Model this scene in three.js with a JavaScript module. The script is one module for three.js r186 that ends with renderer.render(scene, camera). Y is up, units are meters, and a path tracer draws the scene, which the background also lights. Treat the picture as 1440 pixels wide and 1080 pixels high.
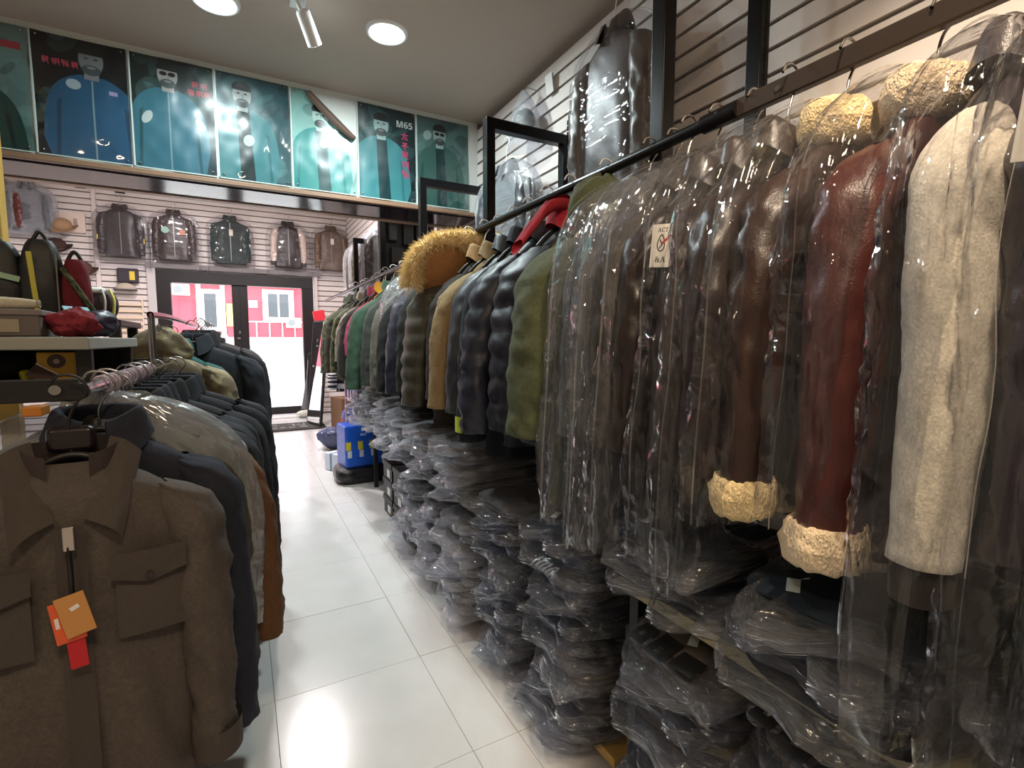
import * as THREE from 'three';
import { RoundedBoxGeometry } from 'three/addons/geometries/RoundedBoxGeometry.js';
import { mergeGeometries } from 'three/addons/utils/BufferGeometryUtils.js';
import { RectAreaLightUniformsLib } from 'three/addons/lights/RectAreaLightUniformsLib.js';

// ---------------------------------------------------------------- camera, sky, exposure, lamps
const scene = new THREE.Scene();
const camera = new THREE.PerspectiveCamera(2 * Math.atan(540 / 700) * 180 / Math.PI, 1440 / 1080, 0.03, 120);
camera.position.set(0, 1.2, 0);
{
  const yaw = 28.5 * Math.PI / 180, pitch = 5 * Math.PI / 180;
  camera.lookAt(Math.sin(yaw) * Math.cos(pitch), 1.2 - Math.sin(pitch), -Math.cos(yaw) * Math.cos(pitch));
}
const renderer = new THREE.WebGLRenderer({ antialias: true });
renderer.toneMapping = THREE.LinearToneMapping;
renderer.toneMappingExposure = 1.0;
renderer.shadowMap.enabled = true;
RectAreaLightUniformsLib.init();
scene.background = new THREE.Color().setRGB(5.2, 5.3, 5.5);      // bright overcast daylight, seen through the glass door only

// every lamp of the shop: [x, ceiling height, z, colour, luminance of the disc, what it is called]
const COOL = [0.86, 1.0, 1.0], WARM = [1.0, 0.80, 0.56];
const DOWNLIGHTS = [
  [0.73, 2.79, -2.70, COOL, 420, 'round white ceiling downlight shining beside the slat wall'],
  [-0.04, 2.79, -2.84, COOL, 330, 'round white ceiling downlight near the dark navy poster'],
  
  [-1.3, 2.79, 0.4, WARM, 170, 'warm round ceiling downlight over the left side of the shop'],
  [-0.7, 3.40, -6.4, [1, 0.92, 0.92], 1250, 'round ceiling downlight over the clothes rack near the door'],
  [0.55, 3.40, -5.6, [1, 0.92, 0.92], 1250, 'round ceiling downlight over the aisle by the door'],
];
const SPOTS = [
  [0.30, 2.79, -2.62, 0.10, -0.17, -0.12, [1, 0.93, 0.84], 3, 'white cylinder track spotlight tilted toward the posters'],
  [0.45, 2.79, -0.1, 0.10, -0.16, -0.06, WARM, 9, 'warm cylinder spotlight aimed at the leather coats'],
];

const PANEL = [0.1, 2.79, 0.6, WARM, 88, 0.34, 0.26, 'warm square ceiling light panel over the aisle behind the photographer'];

// ---------------------------------------------------------------- helpers
function rng(a) { return () => { a |= 0; a = a + 0x6D2B79F5 | 0; let t = Math.imul(a ^ a >>> 15, 1 | a); t = t + Math.imul(t ^ t >>> 7, 61 | t) ^ t; return ((t ^ t >>> 14) >>> 0) / 4294967296; }; }
const rand = rng(11), rr = (a, b) => a + (b - a) * rand(), pick = (a) => a[Math.floor(rand() * a.length)];
const lerp = (a, b, t) => a + (b - a) * t, clamp = (x, a = 0, b = 1) => Math.min(b, Math.max(a, x)), sstep = (a, b, x) => { const t = clamp((x - a) / (b - a)); return t * t * (3 - 2 * t); };
function h3(i, j, k) { let n = Math.imul(i, 374761393) ^ Math.imul(j, 668265263) ^ Math.imul(k, 1274126177); n = Math.imul(n ^ n >>> 13, 1274126177); return ((n ^ n >>> 16) >>> 0) / 2147483648 - 1; }
function vn(x, y, z) {
  const i = Math.floor(x), j = Math.floor(y), k = Math.floor(z), q = (t) => t * t * t * (t * (t * 6 - 15) + 10), u = q(x - i), v = q(y - j), w = q(z - k);
  return lerp(lerp(lerp(h3(i, j, k), h3(i + 1, j, k), u), lerp(h3(i, j + 1, k), h3(i + 1, j + 1, k), u), v), lerp(lerp(h3(i, j, k + 1), h3(i + 1, j, k + 1), u), lerp(h3(i, j + 1, k + 1), h3(i + 1, j + 1, k + 1), u), v), w);
}
function fbm(x, y, z, o = 3) { let s = 0, a = 1, t = 0; for (let i = 0; i < o; i++) { s += a * vn(x, y, z + i * 17.3); t += a; a *= 0.5; x *= 2.03; y *= 2.03; z *= 2.03; } return s / t; }
function ridge(x, y, z, o = 3) { let s = 0, a = 1, t = 0; for (let i = 0; i < o; i++) { s += a * (1 - Math.abs(vn(x, y, z + i * 9.7))); t += a; a *= 0.5; x *= 2.1; y *= 2.1; z *= 2.1; } return s / t; }
const crisp = (x, y, z, o) => { let q = 0, a = 1; for (let i = 0; i < o; i++) { q += a * Math.pow(1 - Math.abs(vn(x, y, z + i * 7.7)), 3); a *= .5; x *= 2.2; y *= 2.2; z *= 2.2; } return q; };
const curveAt = (pts, t) => {                                    // piecewise smooth curve through rows [t, a, b, ...]
  let i = 0; while (i < pts.length - 2 && t > pts[i + 1][0]) i++;
  const p = pts[i], q = pts[i + 1], a = pts[Math.max(0, i - 1)], b = pts[Math.min(pts.length - 1, i + 2)], d = q[0] - p[0], u = clamp((t - p[0]) / d), u2 = u * u, u3 = u2 * u;
  return p.slice(1).map((_, k) => {
    const m0 = i ? (q[k + 1] - a[k + 1]) / (q[0] - a[0]) : (q[k + 1] - p[k + 1]) / d, m1 = i + 2 < pts.length ? (b[k + 1] - p[k + 1]) / (b[0] - p[0]) : (q[k + 1] - p[k + 1]) / d;
    return (2 * u3 - 3 * u2 + 1) * p[k + 1] + (u3 - 2 * u2 + u) * d * m0 + (-2 * u3 + 3 * u2) * q[k + 1] + (u3 - u2) * d * m1;
  });
};
// a surface over a grid: fn(u, v) gives [x, y, z]; u runs round (wrap) or across, v from top to bottom; su and sv put the uv in metres
function surf(nu, nv, fn, { wrap = false, su = 1, sv = 1 } = {}) {
  const pos = new Float32Array((nu + 1) * (nv + 1) * 3), uv = new Float32Array((nu + 1) * (nv + 1) * 2), idx = [];
  for (let j = 0, n = 0; j <= nv; j++) for (let i = 0; i <= nu; i++, n++) {
    const p = fn(wrap && i === nu ? 0 : i / nu, j / nv);
    pos.set(p, n * 3); uv[n * 2] = i / nu * su; uv[n * 2 + 1] = -j / nv * sv;
  }
  for (let j = 0; j < nv; j++) for (let i = 0; i < nu; i++) { const a = j * (nu + 1) + i, b = a + 1, c = a + nu + 1, d = c + 1; idx.push(a, b, c, b, d, c); }
  const g = new THREE.BufferGeometry();
  g.setAttribute('position', new THREE.BufferAttribute(pos, 3)); g.setAttribute('uv', new THREE.BufferAttribute(uv, 2)); g.setIndex(idx); g.computeVertexNormals();
  if (wrap) {
    const N = g.attributes.normal, v = new THREE.Vector3();
    for (let j = 0; j <= nv; j++) { const a = j * (nu + 1), b = a + nu; v.set(N.getX(a) + N.getX(b), N.getY(a) + N.getY(b), N.getZ(a) + N.getZ(b)).normalize(); N.setXYZ(a, v.x, v.y, v.z); N.setXYZ(b, v.x, v.y, v.z); }
  }
  return g;
}
const boxCache = {};
function rbox(w, h, d, r = 0.004) {
  const k = [w, h, d, r].map((x) => x.toFixed(4)).join();
  return boxCache[k] ??= r > 0 ? new RoundedBoxGeometry(w, h, d, 1, Math.min(r, w * .49, h * .49, d * .49)) : new THREE.BoxGeometry(w, h, d);
}
const unitBox = new THREE.BoxGeometry(1, 1, 1);
function bar(a, b, r, seg = 10) { const A = new THREE.Vector3(...a), B = new THREE.Vector3(...b), g = new THREE.CylinderGeometry(r, r, A.distanceTo(B), seg); g.applyQuaternion(new THREE.Quaternion().setFromUnitVectors(new THREE.Vector3(0, 1, 0), B.clone().sub(A).normalize())); g.translate(...A.add(B).multiplyScalar(.5).toArray()); return g; }
function tube(pts, r, seg = 24, rs = 8) { return new THREE.TubeGeometry(new THREE.CatmullRomCurve3(pts.map((p) => new THREE.Vector3(...p))), seg, r, rs, false); }
function moved(g, x, y, z, rx = 0, ry = 0, rz = 0) { g = g.clone(); g.applyMatrix4(new THREE.Matrix4().compose(new THREE.Vector3(x, y, z), new THREE.Quaternion().setFromEuler(new THREE.Euler(rx, ry, rz)), new THREE.Vector3(1, 1, 1))); return g; }
function merged(list) { return mergeGeometries(list.map((g) => { g = g.index ? g.toNonIndexed() : g; for (const k of Object.keys(g.attributes)) if (!['position', 'normal', 'uv'].includes(k)) g.deleteAttribute(k); return g; })); }

const taken = {};
function numbered(name) { const n = taken[name] = (taken[name] ?? -1) + 1; return n ? `${name}_${String(n).padStart(3, '0')}` : name; }
function tag(o, label, category, group) { o.userData.label = label; o.userData.category = category; if (group) o.userData.group = group; return o; }
function thing(name, label, category, pos = [0, 0, 0], turn = 0, group) { const o = new THREE.Group(); o.name = numbered(name); o.position.set(...pos); o.rotation.y = turn; scene.add(o); return tag(o, label, category, group); }
function part(name, g, m, parent, pos, rot) { const o = new THREE.Mesh(g, m); o.name = name; o.castShadow = o.receiveShadow = true; if (pos) o.position.set(...pos); if (rot) o.rotation.set(...rot); parent.add(o); return o; }
function single(name, g, m, label, category, pos, rot, group) { const o = part(numbered(name), g, m, scene, pos, rot); return tag(o, label, category, group); }
function struct(name, g, m, parent = scene, pos, rot) { let o; if (g) o = part(name, g, m, parent, pos, rot); else { o = new THREE.Group(); o.name = name; parent.add(o); } if (parent === scene) o.userData.kind = 'structure'; return o; }

// ---------------------------------------------------------------- textures (grain, weave, creases, prints)
function dataTex(n, fn, srgb = false) {
  const d = new Uint8Array(n * n * 4);
  for (let j = 0; j < n; j++) for (let i = 0; i < n; i++) { const c = fn(i / n, j / n), k = (j * n + i) * 4; for (let q = 0; q < 3; q++) d[k + q] = clamp(Array.isArray(c) ? c[q] : c) * 255; d[k + 3] = 255; }
  const t = new THREE.DataTexture(d, n, n); t.wrapS = t.wrapT = THREE.RepeatWrapping; t.magFilter = THREE.LinearFilter; t.minFilter = THREE.LinearFilter; if (srgb) t.colorSpace = THREE.SRGBColorSpace; t.needsUpdate = true; return t;
}
function pn(u, v, p, s) {                                        // value noise that repeats after p cells
  const x = u * p, y = v * p, i = Math.floor(x), j = Math.floor(y), q = (t) => t * t * (3 - 2 * t), a = q(x - i), b = q(y - j), m = (n) => ((n % p) + p) % p;
  return lerp(lerp(h3(m(i), m(j), s), h3(m(i + 1), m(j), s), a), lerp(h3(m(i), m(j + 1), s), h3(m(i + 1), m(j + 1), s), a), b);
}
const rep = (t, sx, sy = sx) => { t = t.clone(); t.repeat.set(1 / sx, 1 / sy); t.needsUpdate = true; return t; };
const creaseTex = dataTex(512, (u, v) => {
  let h = 0; const wu = u + .03 * pn(u, v, 5, 3), wv = v + .03 * pn(u, v, 5, 4);
  for (const [p, a, s] of [[5, .5, 1], [11, .32, 2], [21, .14, 5]]) h += a * (1 - Math.pow(Math.abs(pn(wu, wv, p, s)), .7));
  return h;
});
const clothTex = dataTex(256, (u, v) => .90 + .02 * pn(u, v, 12, 1) + .03 * pn(u, v, 40, 2) + .07 * pn(u, v, 128, 3), true);
const clothBump = dataTex(256, (u, v) => .5 + .2 * pn(u, v, 10, 8) + .15 * pn(u, v, 60, 9) + .12 * Math.sin(u * 256 * 1.57) * Math.sin(v * 256 * 1.57));
const leatherBump = dataTex(256, (u, v) => { let h = 0; for (const [p, a, s] of [[22, .5, 1], [50, .3, 2], [9, .2, 3]]) h += a * Math.abs(pn(u, v, p, s)); return h; });
const fleeceBump = dataTex(256, (u, v) => .5 + .3 * pn(u, v, 22, 1) + .25 * pn(u, v, 50, 2));
const mix3 = (a, b, t) => a.map((x, k) => lerp(x, b[k], t));
const camo = (cols, s) => dataTex(256, (u, v) => { const a = pn(u, v, 7, s) + .5 * pn(u, v, 15, s + 1), b = pn(u, v, 6, s + 2) + .5 * pn(u, v, 16, s + 3), c = pn(u, v, 9, s + 4); return a > .35 ? cols[1] : b > .3 ? cols[2] : c > .45 ? cols[3] : cols[0]; }, true);
const camoTan = camo([[.47, .42, .32], [.40, .36, .28], [.53, .48, .37], [.33, .30, .24]], 3);
const camoGreen = camo([[.28, .31, .22], [.18, .21, .15], [.40, .40, .28], [.12, .12, .10]], 9);

const mats = {};
function M(key, p, phys) { return mats[key] ??= Object.assign(new (phys ? THREE.MeshPhysicalMaterial : THREE.MeshStandardMaterial)(p), { name: key }); }
const S = (r, g, b) => new THREE.Color().setRGB(r / 255, g / 255, b / 255, THREE.SRGBColorSpace);
const clothMap = rep(clothTex, .35), clothB = rep(clothBump, .12), leatherB = rep(leatherBump, .09), fleeceB = rep(fleeceBump, .1);
function cloth(r, g, b, rough = .92) { return M(`cloth_${r}_${g}_${b}`, { color: S(r, g, b), roughness: rough, map: clothMap, bumpMap: clothB, bumpScale: .0012 }); }
function nylon(r, g, b) { return M(`nylon_${r}_${g}_${b}`, { color: S(r, g, b), roughness: .5, bumpMap: clothB, bumpScale: .0006 }); }
function leather(r, g, b) { return M(`leather_${r}_${g}_${b}`, { color: S(r, g, b), roughness: .36, bumpMap: leatherB, bumpScale: .0004 }); }
function plain(r, g, b, rough = .6, metal = 0) { return M(`plain_${r}_${g}_${b}_${rough}_${metal}`, { color: S(r, g, b), roughness: rough, metalness: metal }); }
const fleece = (r, g, b) => M(`fleece_${r}_${g}_${b}`, { color: S(r, g, b), roughness: 1, bumpMap: fleeceB, bumpScale: .004 });
const blackSteel = M('black_steel', { color: S(24, 22, 24), roughness: .28, metalness: .6 });
const blackPaint = plain(20, 18, 18, .45), chrome = plain(205, 205, 210, .12, 1), steel = plain(165, 162, 160, .25, 1), white = plain(228, 226, 222, .5), whiteGloss = plain(236, 236, 236, .25), cardTan = cloth(190, 150, 95);
const creaseBig = rep(creaseTex, .5, .8), creaseMid = rep(creaseTex, .3), creaseFine = rep(creaseTex, .24);
const film = M('clear_film', { color: S(246, 246, 248), roughness: .05, transmission: .988, thickness: 0, ior: 1.55, bumpMap: creaseBig, bumpScale: .013, side: THREE.DoubleSide }, true);
const filmMilky = M('milky_film', { color: S(232, 234, 240), roughness: .06, transmission: .95, thickness: 0, ior: 1.55, bumpMap: creaseMid, bumpScale: .010, side: THREE.DoubleSide }, true);
const filmCrisp = M('crisp_film', { color: S(240, 241, 246), roughness: .06, transmission: .84, thickness: 0, ior: 1.6, bumpMap: creaseFine, bumpScale: .008, side: THREE.DoubleSide }, true);
const filmCloudy = M('cloudy_film', { color: S(226, 230, 236), roughness: .12, transmission: .80, thickness: 0, ior: 1.8, bumpMap: creaseMid, bumpScale: .006, side: THREE.DoubleSide }, true);
const filmEdge = M('film_edge', { color: S(238, 238, 238), roughness: .1, transmission: .86, thickness: 0, ior: 1.8, side: THREE.DoubleSide }, true);

function canvasTex(w, h, draw) { const c = document.createElement('canvas'); c.width = w; c.height = h; const x = c.getContext('2d'); draw(x, w, h); const t = new THREE.CanvasTexture(c); t.colorSpace = THREE.SRGBColorSpace; t.wrapS = t.wrapT = THREE.RepeatWrapping; return t; }

// ---------------------------------------------------------------- the setting
const WR = 1.6, WL = -3.0, ZF = -8.7, ZB = 2.4, HC = 2.79, HF = 3.4, ZBEAM = -3.48, ZBEAM2 = -3.9;
const wallPaint = M('wall_paint', { color: S(206, 200, 194), roughness: .85 });
const slatMat = M('slat_laminate', { color: S(226, 216, 212), roughness: .42 });
const slatMat2 = M('slat_laminate_b', { color: S(221, 212, 207), roughness: .45 });
const slatMat3 = M('slat_laminate_c', { color: S(230, 221, 218), roughness: .40 });
const slatBack = M('slat_board', { color: S(222, 212, 207), roughness: .8 });
const ceilMat = M('ceiling_paint', { color: S(190, 177, 166), roughness: .9 });
{
  // floor: polished porcelain tiles with thin joints
  const floor = struct('floor', new THREE.BoxGeometry(WR - WL + .4, .1, ZB - ZF + .4), plain(150, 146, 142, .8), scene, [(WR + WL) / 2, -.058, (ZB + ZF) / 2]);
  const vein = (s) => dataTex(256, (u, v) => { const n = .5 * pn(u, v, 4, s) + .3 * pn(u, v, 9, s + 1) + .15 * pn(u, v, 30, s + 2); return [.835 + .02 * n, .828 + .022 * n, .822 + .024 * n]; }, true);
  const tm = [1, 2, 3].map((s) => M('tile_' + s, { map: vein(s * 7), roughness: .16 + s * .015 }));
  const xs = [WL, -2.95, -2.45, -1.95, -1.45, -.95, -.45, .05, .55, .70, 1.2, WR], zs = [ZB];
  for (let z = 2.25; z > ZF + .1; z -= .5) zs.push(z);
  zs.push(ZF);
  for (let i = 0; i < xs.length - 1; i++) for (let j = 0; j < zs.length - 1; j++) {
    const w = xs[i + 1] - xs[i], d = zs[j] - zs[j + 1];
    if (w < .06 || d < .06) continue;
    const t = part('tile', rbox(+(w - .0014).toFixed(4), .012, +(d - .0014).toFixed(4), .0006), tm[(i * 5 + j * 3 + (i * j) % 2) % 3], floor, [(xs[i] + xs[i + 1]) / 2 - (WR + WL) / 2, .052 + ((i * 7 + j * 3) % 4) * .0002, (zs[j] + zs[j + 1]) / 2 - (ZB + ZF) / 2]);
  }
  // ceiling: a low ceiling over the front of the shop and a higher one behind the beam
  const ce = struct('ceiling'); 
  part('low_ceiling', new THREE.BoxGeometry(WR - WL + .4, .12, ZB - ZBEAM2 + .2), ceilMat, ce, [(WR + WL) / 2, HC + .06, (ZB + ZBEAM2) / 2 + .1]);
  part('high_ceiling', new THREE.BoxGeometry(WR - WL + .4, .12, ZBEAM2 - ZF + .6), ceilMat, ce, [(WR + WL) / 2, HF + .06, (ZBEAM2 + ZF) / 2 + .05]);
  part('riser', new THREE.BoxGeometry(WR - WL + .4, HF - HC + .1, .1), ceilMat, ce, [(WR + WL) / 2, (HF + HC) / 2 + .05, ZBEAM2 + .05]);
  // left and back walls (not in view)
  struct('wall_left', new THREE.BoxGeometry(.12, HF + .2, ZB - ZF + .4), wallPaint, scene, [WL - .06, HF / 2, (ZB + ZF) / 2]);
  struct('wall_back', new THREE.BoxGeometry(WR - WL + .4, HC + .1, .12), wallPaint, scene, [(WR + WL) / 2, HC / 2, ZB + .06]);

  // right wall: slat panels
  const PITCH = .083, FACE = .068, slats = [slatMat, slatMat2, slatMat3];
  const wr = struct('wall_right', new THREE.BoxGeometry(.12, HF + .2, ZB - ZF + .4), slatBack, scene, [WR + .112, HF / 2, (ZB + ZF) / 2]);
  const seams = [ZB, .6, -1.84, -3.9, -6.3, ZF];
  for (let s = 0; s < 5; s++) for (let k = 0, y = .02; y + FACE < (s < 3 ? HC + .005 : HF); k++, y += PITCH) {
    const t = part('slat', unitBox, slats[(k * 2 + s) % 3], wr, [-.107, y + FACE / 2 - HF / 2, (seams[s] + seams[s + 1]) / 2 - (ZB + ZF) / 2]);
    t.scale.set(.010, FACE, seams[s] - seams[s + 1] - .003);
  }
  // door wall: slat panels round the doorway
  const wf = struct('wall_front');
  const DX0 = -1.04, DX1 = 1.08, DH = 2.22, th = .14;
  part('backing', new THREE.BoxGeometry(DX0 - WL + .2, HF + .2, th), slatBack, wf, [(WL - .2 + DX0) / 2, HF / 2, ZF - th / 2 - .055]);
  part('backing', new THREE.BoxGeometry(WR - DX1 + .2, HF + .2, th), slatBack, wf, [(WR + .2 + DX1) / 2, HF / 2, ZF - th / 2 - .055]);
  part('backing', new THREE.BoxGeometry(DX1 - DX0, HF + .1 - DH, th), slatBack, wf, [(DX0 + DX1) / 2, (HF + .1 + DH) / 2, ZF - th / 2 - .055]);
  const piece = (x0, x1, y, k) => { const t = part('slat', unitBox, slats[k % 3], wf, [(x0 + x1) / 2, y + FACE / 2, ZF - .005]); t.scale.set(x1 - x0 - .003, FACE, .010); };
  for (let k = 0, y = .02; y + FACE < HF; k++, y += PITCH) {
    piece(WL, -1.68, y, k + 1);
    if (y < DH) { piece(-1.63, DX0, y, k); piece(DX1, WR, y, k + 2); } else { piece(-1.63, 0.2, y, k); piece(.2, WR, y, k + 2); }
  }
  struct('trim_2', rbox(.05, HF, .03, .004), plain(226, 214, 210, .5), scene, [-1.655, HF / 2, ZF + .01]);
  struct('trim_3', rbox(.10, DH + .02, .05, .004), plain(196, 192, 192, .5), scene, [DX0 - .03, (DH + .02) / 2, ZF + .02]);
  struct('trim_4', rbox(.05, DH + .02, .05, .004), plain(216, 206, 206, .5), scene, [DX1 + .02, (DH + .02) / 2, ZF + .02]);
  struct('trim_5', rbox(2.3, .07, .07, .006), plain(128, 122, 122, .6), scene, [.02, DH + .035, ZF + .03]);

  // the beam that carries the posters, with a ledge and a dark glossy panel under it
  const bm = struct('trim_1');
  part('beam', new THREE.BoxGeometry(WR - WL, HC - 2.13, ZBEAM - ZBEAM2), M('beam_paint', { color: S(205, 208, 204), roughness: .5 }), bm, [(WR + WL) / 2, (HC + 2.13) / 2, (ZBEAM + ZBEAM2) / 2]);
  part('ledge', rbox(WR - WL, .028, .03, .005), plain(128, 100, 80, .4), bm, [(WR + WL) / 2, 2.128, ZBEAM + .012]);
  part('ledge', rbox(WR - WL, .035, .06, .005), plain(158, 134, 116, .45), bm, [(WR + WL) / 2, 2.122, ZBEAM2 + .03]);
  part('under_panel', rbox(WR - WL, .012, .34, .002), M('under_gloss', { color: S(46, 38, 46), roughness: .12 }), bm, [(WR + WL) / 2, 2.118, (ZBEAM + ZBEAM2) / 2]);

  // double glass door
  const dr = struct('door_1'), fm = M('door_frame', { color: S(26, 20, 22), roughness: .4 });
  const w0 = DX0 + .02, w1 = DX1 - .02;
  part('frame_head', rbox(w1 - w0, .19, .12), fm, dr, [(w0 + w1) / 2, DH - .095, ZF - .03]);
  part('frame_jamb', rbox(.17, DH - .19, .12), fm, dr, [w0 + .085, (DH - .19) / 2, ZF - .03]);
  part('frame_jamb', rbox(.17, DH - .19, .12), fm, dr, [w1 - .085, (DH - .19) / 2, ZF - .03]);
  part('stile', rbox(.108, DH - .19, .07), fm, dr, [-.035, (DH - .19) / 2, ZF - .04]);
  part('stile', rbox(.108, DH - .19, .07), fm, dr, [.068, (DH - .19) / 2, ZF - .035]);
  part('bottom_rail', rbox(.92, .13, .06), fm, dr, [-.48, .075, ZF - .04]);
  part('bottom_rail', rbox(.92, .13, .06), fm, dr, [.52, .075, ZF - .04]);
  const glass = M('door_glass', { color: S(250, 252, 252), roughness: .02, transmission: .97, thickness: 0, ior: 1.5 }, true);
  part('glass_pane', rbox(.80, 1.9, .008, 0), glass, dr, [-.475, 1.09, ZF - .04]);
  part('glass_pane', rbox(.80, 1.9, .008, 0), glass, dr, [.515, 1.09, ZF - .04]);
  part('lock', rbox(.05, .03, .03), steel, dr, [-.02, 1.23, ZF + .005]);
  part('lock', rbox(.03, .05, .03), steel, dr, [-.005, 1.32, ZF + .005]);
  part('door_knob', new THREE.SphereGeometry(.022, 16, 12), steel, dr, [-.01, .88, ZF + .01]);
  part('threshold', rbox(2.1, .03, .5, .006), plain(212, 206, 204, .35), dr, [.02, .012, ZF + .12]);
}

// ---------------------------------------------------------------- lamps
for (const [x, y, z, c, L, label] of DOWNLIGHTS) {
  const g = thing('ceiling_light', label, 'ceiling light', [x, y, z]);
  const ring = new THREE.LatheGeometry([[.082, -.002], [.086, -.014], [.098, -.016], [.106, -.010], [.108, 0]].map((p) => new THREE.Vector2(...p)), 40);
  part('light_ring', ring, whiteGloss, g);
  const dome = new THREE.LatheGeometry([[0, -.030], [.03, -.029], [.06, -.024], [.078, -.014], [.083, -.004]].map((p) => new THREE.Vector2(...p)), 40);
  part('light_diffuser', dome, new THREE.MeshStandardMaterial({ color: 0xffffff, emissive: new THREE.Color().setRGB(...c), emissiveIntensity: 14, roughness: .5, side: THREE.DoubleSide }), g);
  const a = new THREE.RectAreaLight(new THREE.Color().setRGB(...c), L, .15, .15); a.position.set(x, y - .034, z); a.lookAt(x, 0, z); scene.add(a);
}
{
  const [x, y, z, c, L, w, d, label] = PANEL, g = thing('ceiling_light_panel', label, 'ceiling light', [x, y, z]);
  part('light_frame', merged([rbox(w + .06, .03, .03), rbox(w + .06, .03, .03)].map((q, k) => moved(q, 0, -.015, (k ? 1 : -1) * (d / 2 + .015))).concat([rbox(.03, .03, d), rbox(.03, .03, d)].map((q, k) => moved(q, (k ? 1 : -1) * (w / 2 + .015), -.015, 0)))), whiteGloss, g);
  part('light_diffuser', rbox(w, .01, d, .002), new THREE.MeshStandardMaterial({ color: 0xffffff, emissive: new THREE.Color().setRGB(...c), emissiveIntensity: 14 }), g, [0, -.012, 0]);
  const a = new THREE.RectAreaLight(new THREE.Color().setRGB(...c), L, w, d); a.position.set(x, y - .022, z); a.lookAt(x, 0, z); scene.add(a);
}
for (const [x, y, z, dx, dy, dz, c, I, label] of SPOTS) {
  const g = thing('track_spotlight', label, 'spotlight', [x, y, z]);
  part('mount_plate', rbox(.07, .02, .16, .006), whiteGloss, g, [0, -.01, 0]);
  part('arm', merged([bar([-.012, -.01, -.01], [.03, -.09, -.02], .010), bar([.03, -.09, -.02], [.035, -.1, -.03], .014)]), whiteGloss, g);
  const d = new THREE.Vector3(dx, dy, dz).normalize(), q = new THREE.Quaternion().setFromUnitVectors(new THREE.Vector3(0, -1, 0), d);
  const can = new THREE.LatheGeometry([[0, .075], [.026, .073], [.032, .062], [.034, -.07], [.030, -.072], [.029, -.06]].map((p) => new THREE.Vector2(...p)), 28);
  const head = part('light_head', can, whiteGloss, g, [.045, -.115, -.035]); head.quaternion.copy(q);
  part('light_face', new THREE.CircleGeometry(.028, 24).rotateX(Math.PI / 2), new THREE.MeshStandardMaterial({ color: 0xffffff, emissive: new THREE.Color().setRGB(...c), emissiveIntensity: 22 }), head, [0, -.064, 0]);
  const s = new THREE.SpotLight(new THREE.Color().setRGB(...c), I, 0, .62, .5, 2); s.position.set(x + .045, y - .115, z - .035).addScaledVector(d, .085); s.target.position.copy(s.position).add(d); s.castShadow = true; scene.add(s, s.target);
}

// ---------------------------------------------------------------- garments
// A hanging coat: origin at the base of the neck, shoulders along x, front toward +z. The rail runs RAIL above the origin.
const RAIL = .15;
const BODY = [[0, .012, .062, .62], [.05, -.006, .08, .70], [.13, -.034, .14, .85], [.21, -.07, .19, .95], [.30, -.13, .212, 1], [.55, -.38, .21, 1.05], [1, -1, .22, 1.08]];
function bodyGeo(o, r) {
  const { s, len, dep, seed, puff = 0, fold = 1, slope: sp = 1 } = o, nu = 56, nv = 46;
  return surf(nu, nv + 3, (u, v) => {
    let j = v * (nv + 3), t = Math.min(1, j / nv), in_ = Math.max(0, j - nv);
    const th = u * Math.PI * 2, c = Math.cos(th), n = Math.sin(th);
    let [y, w, d] = curveAt(BODY, t);
    if (t < .55) y *= lerp(sp, 1, sstep(.3, .55, t)); else y = lerp(-.38, -len, (t - .55) / .45); 
    w = w / .212 * s; d = d * dep;
    const k = 2 / 2.7, sx = Math.sign(c) * Math.pow(Math.abs(c), k), sz = Math.sign(n) * Math.pow(Math.abs(n), k);
    const low = sstep(.12, .9, t), drape = fold * low * (.010 * Math.sin(th * 5 + seed + 3 * vn(t * 2, seed, 1)) + .012 * fbm(c * 1.6 + seed, t * 2.2, n * 1.6, 2)) + fold * .006 * sstep(.05, .2, t) * fbm(c * 3, t * 9, n * 3 + seed, 3);
    const pf = puff ? puff * (Math.abs(Math.sin(Math.PI * (y / .085))) - .5) * sstep(.1, .25, t) : 0;
    const sc = in_ === 0 ? 1 : in_ === 1 ? .93 : in_ === 2 ? .9 : 0;
    return [(sx * (w + drape + pf)) * sc, y + (in_ > 1 ? .05 : 0) + .004 * Math.sin(th * 3 + seed) * low, (sz * (d + drape * .8 + pf)) * sc];
  }, { wrap: true, su: 1.1, sv: len + .1 });
}
function sleeveAt(o, side, t) {
  const { s, sl, bend = .03, out = .05, slope: sp = 1 } = o;
  const [x, y] = curveAt([[0, s - .05, -.05 * sp], [.1, s - .005, -.085 * sp], [.25, s + out * .45, -.17 * Math.sqrt(sp)], [.6, s + out * .85, -.06 - sl * .6], [1, s + out, -.06 - sl]], t);
  return [side * x, y, bend * Math.sin(t * 2.2)];
}
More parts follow.
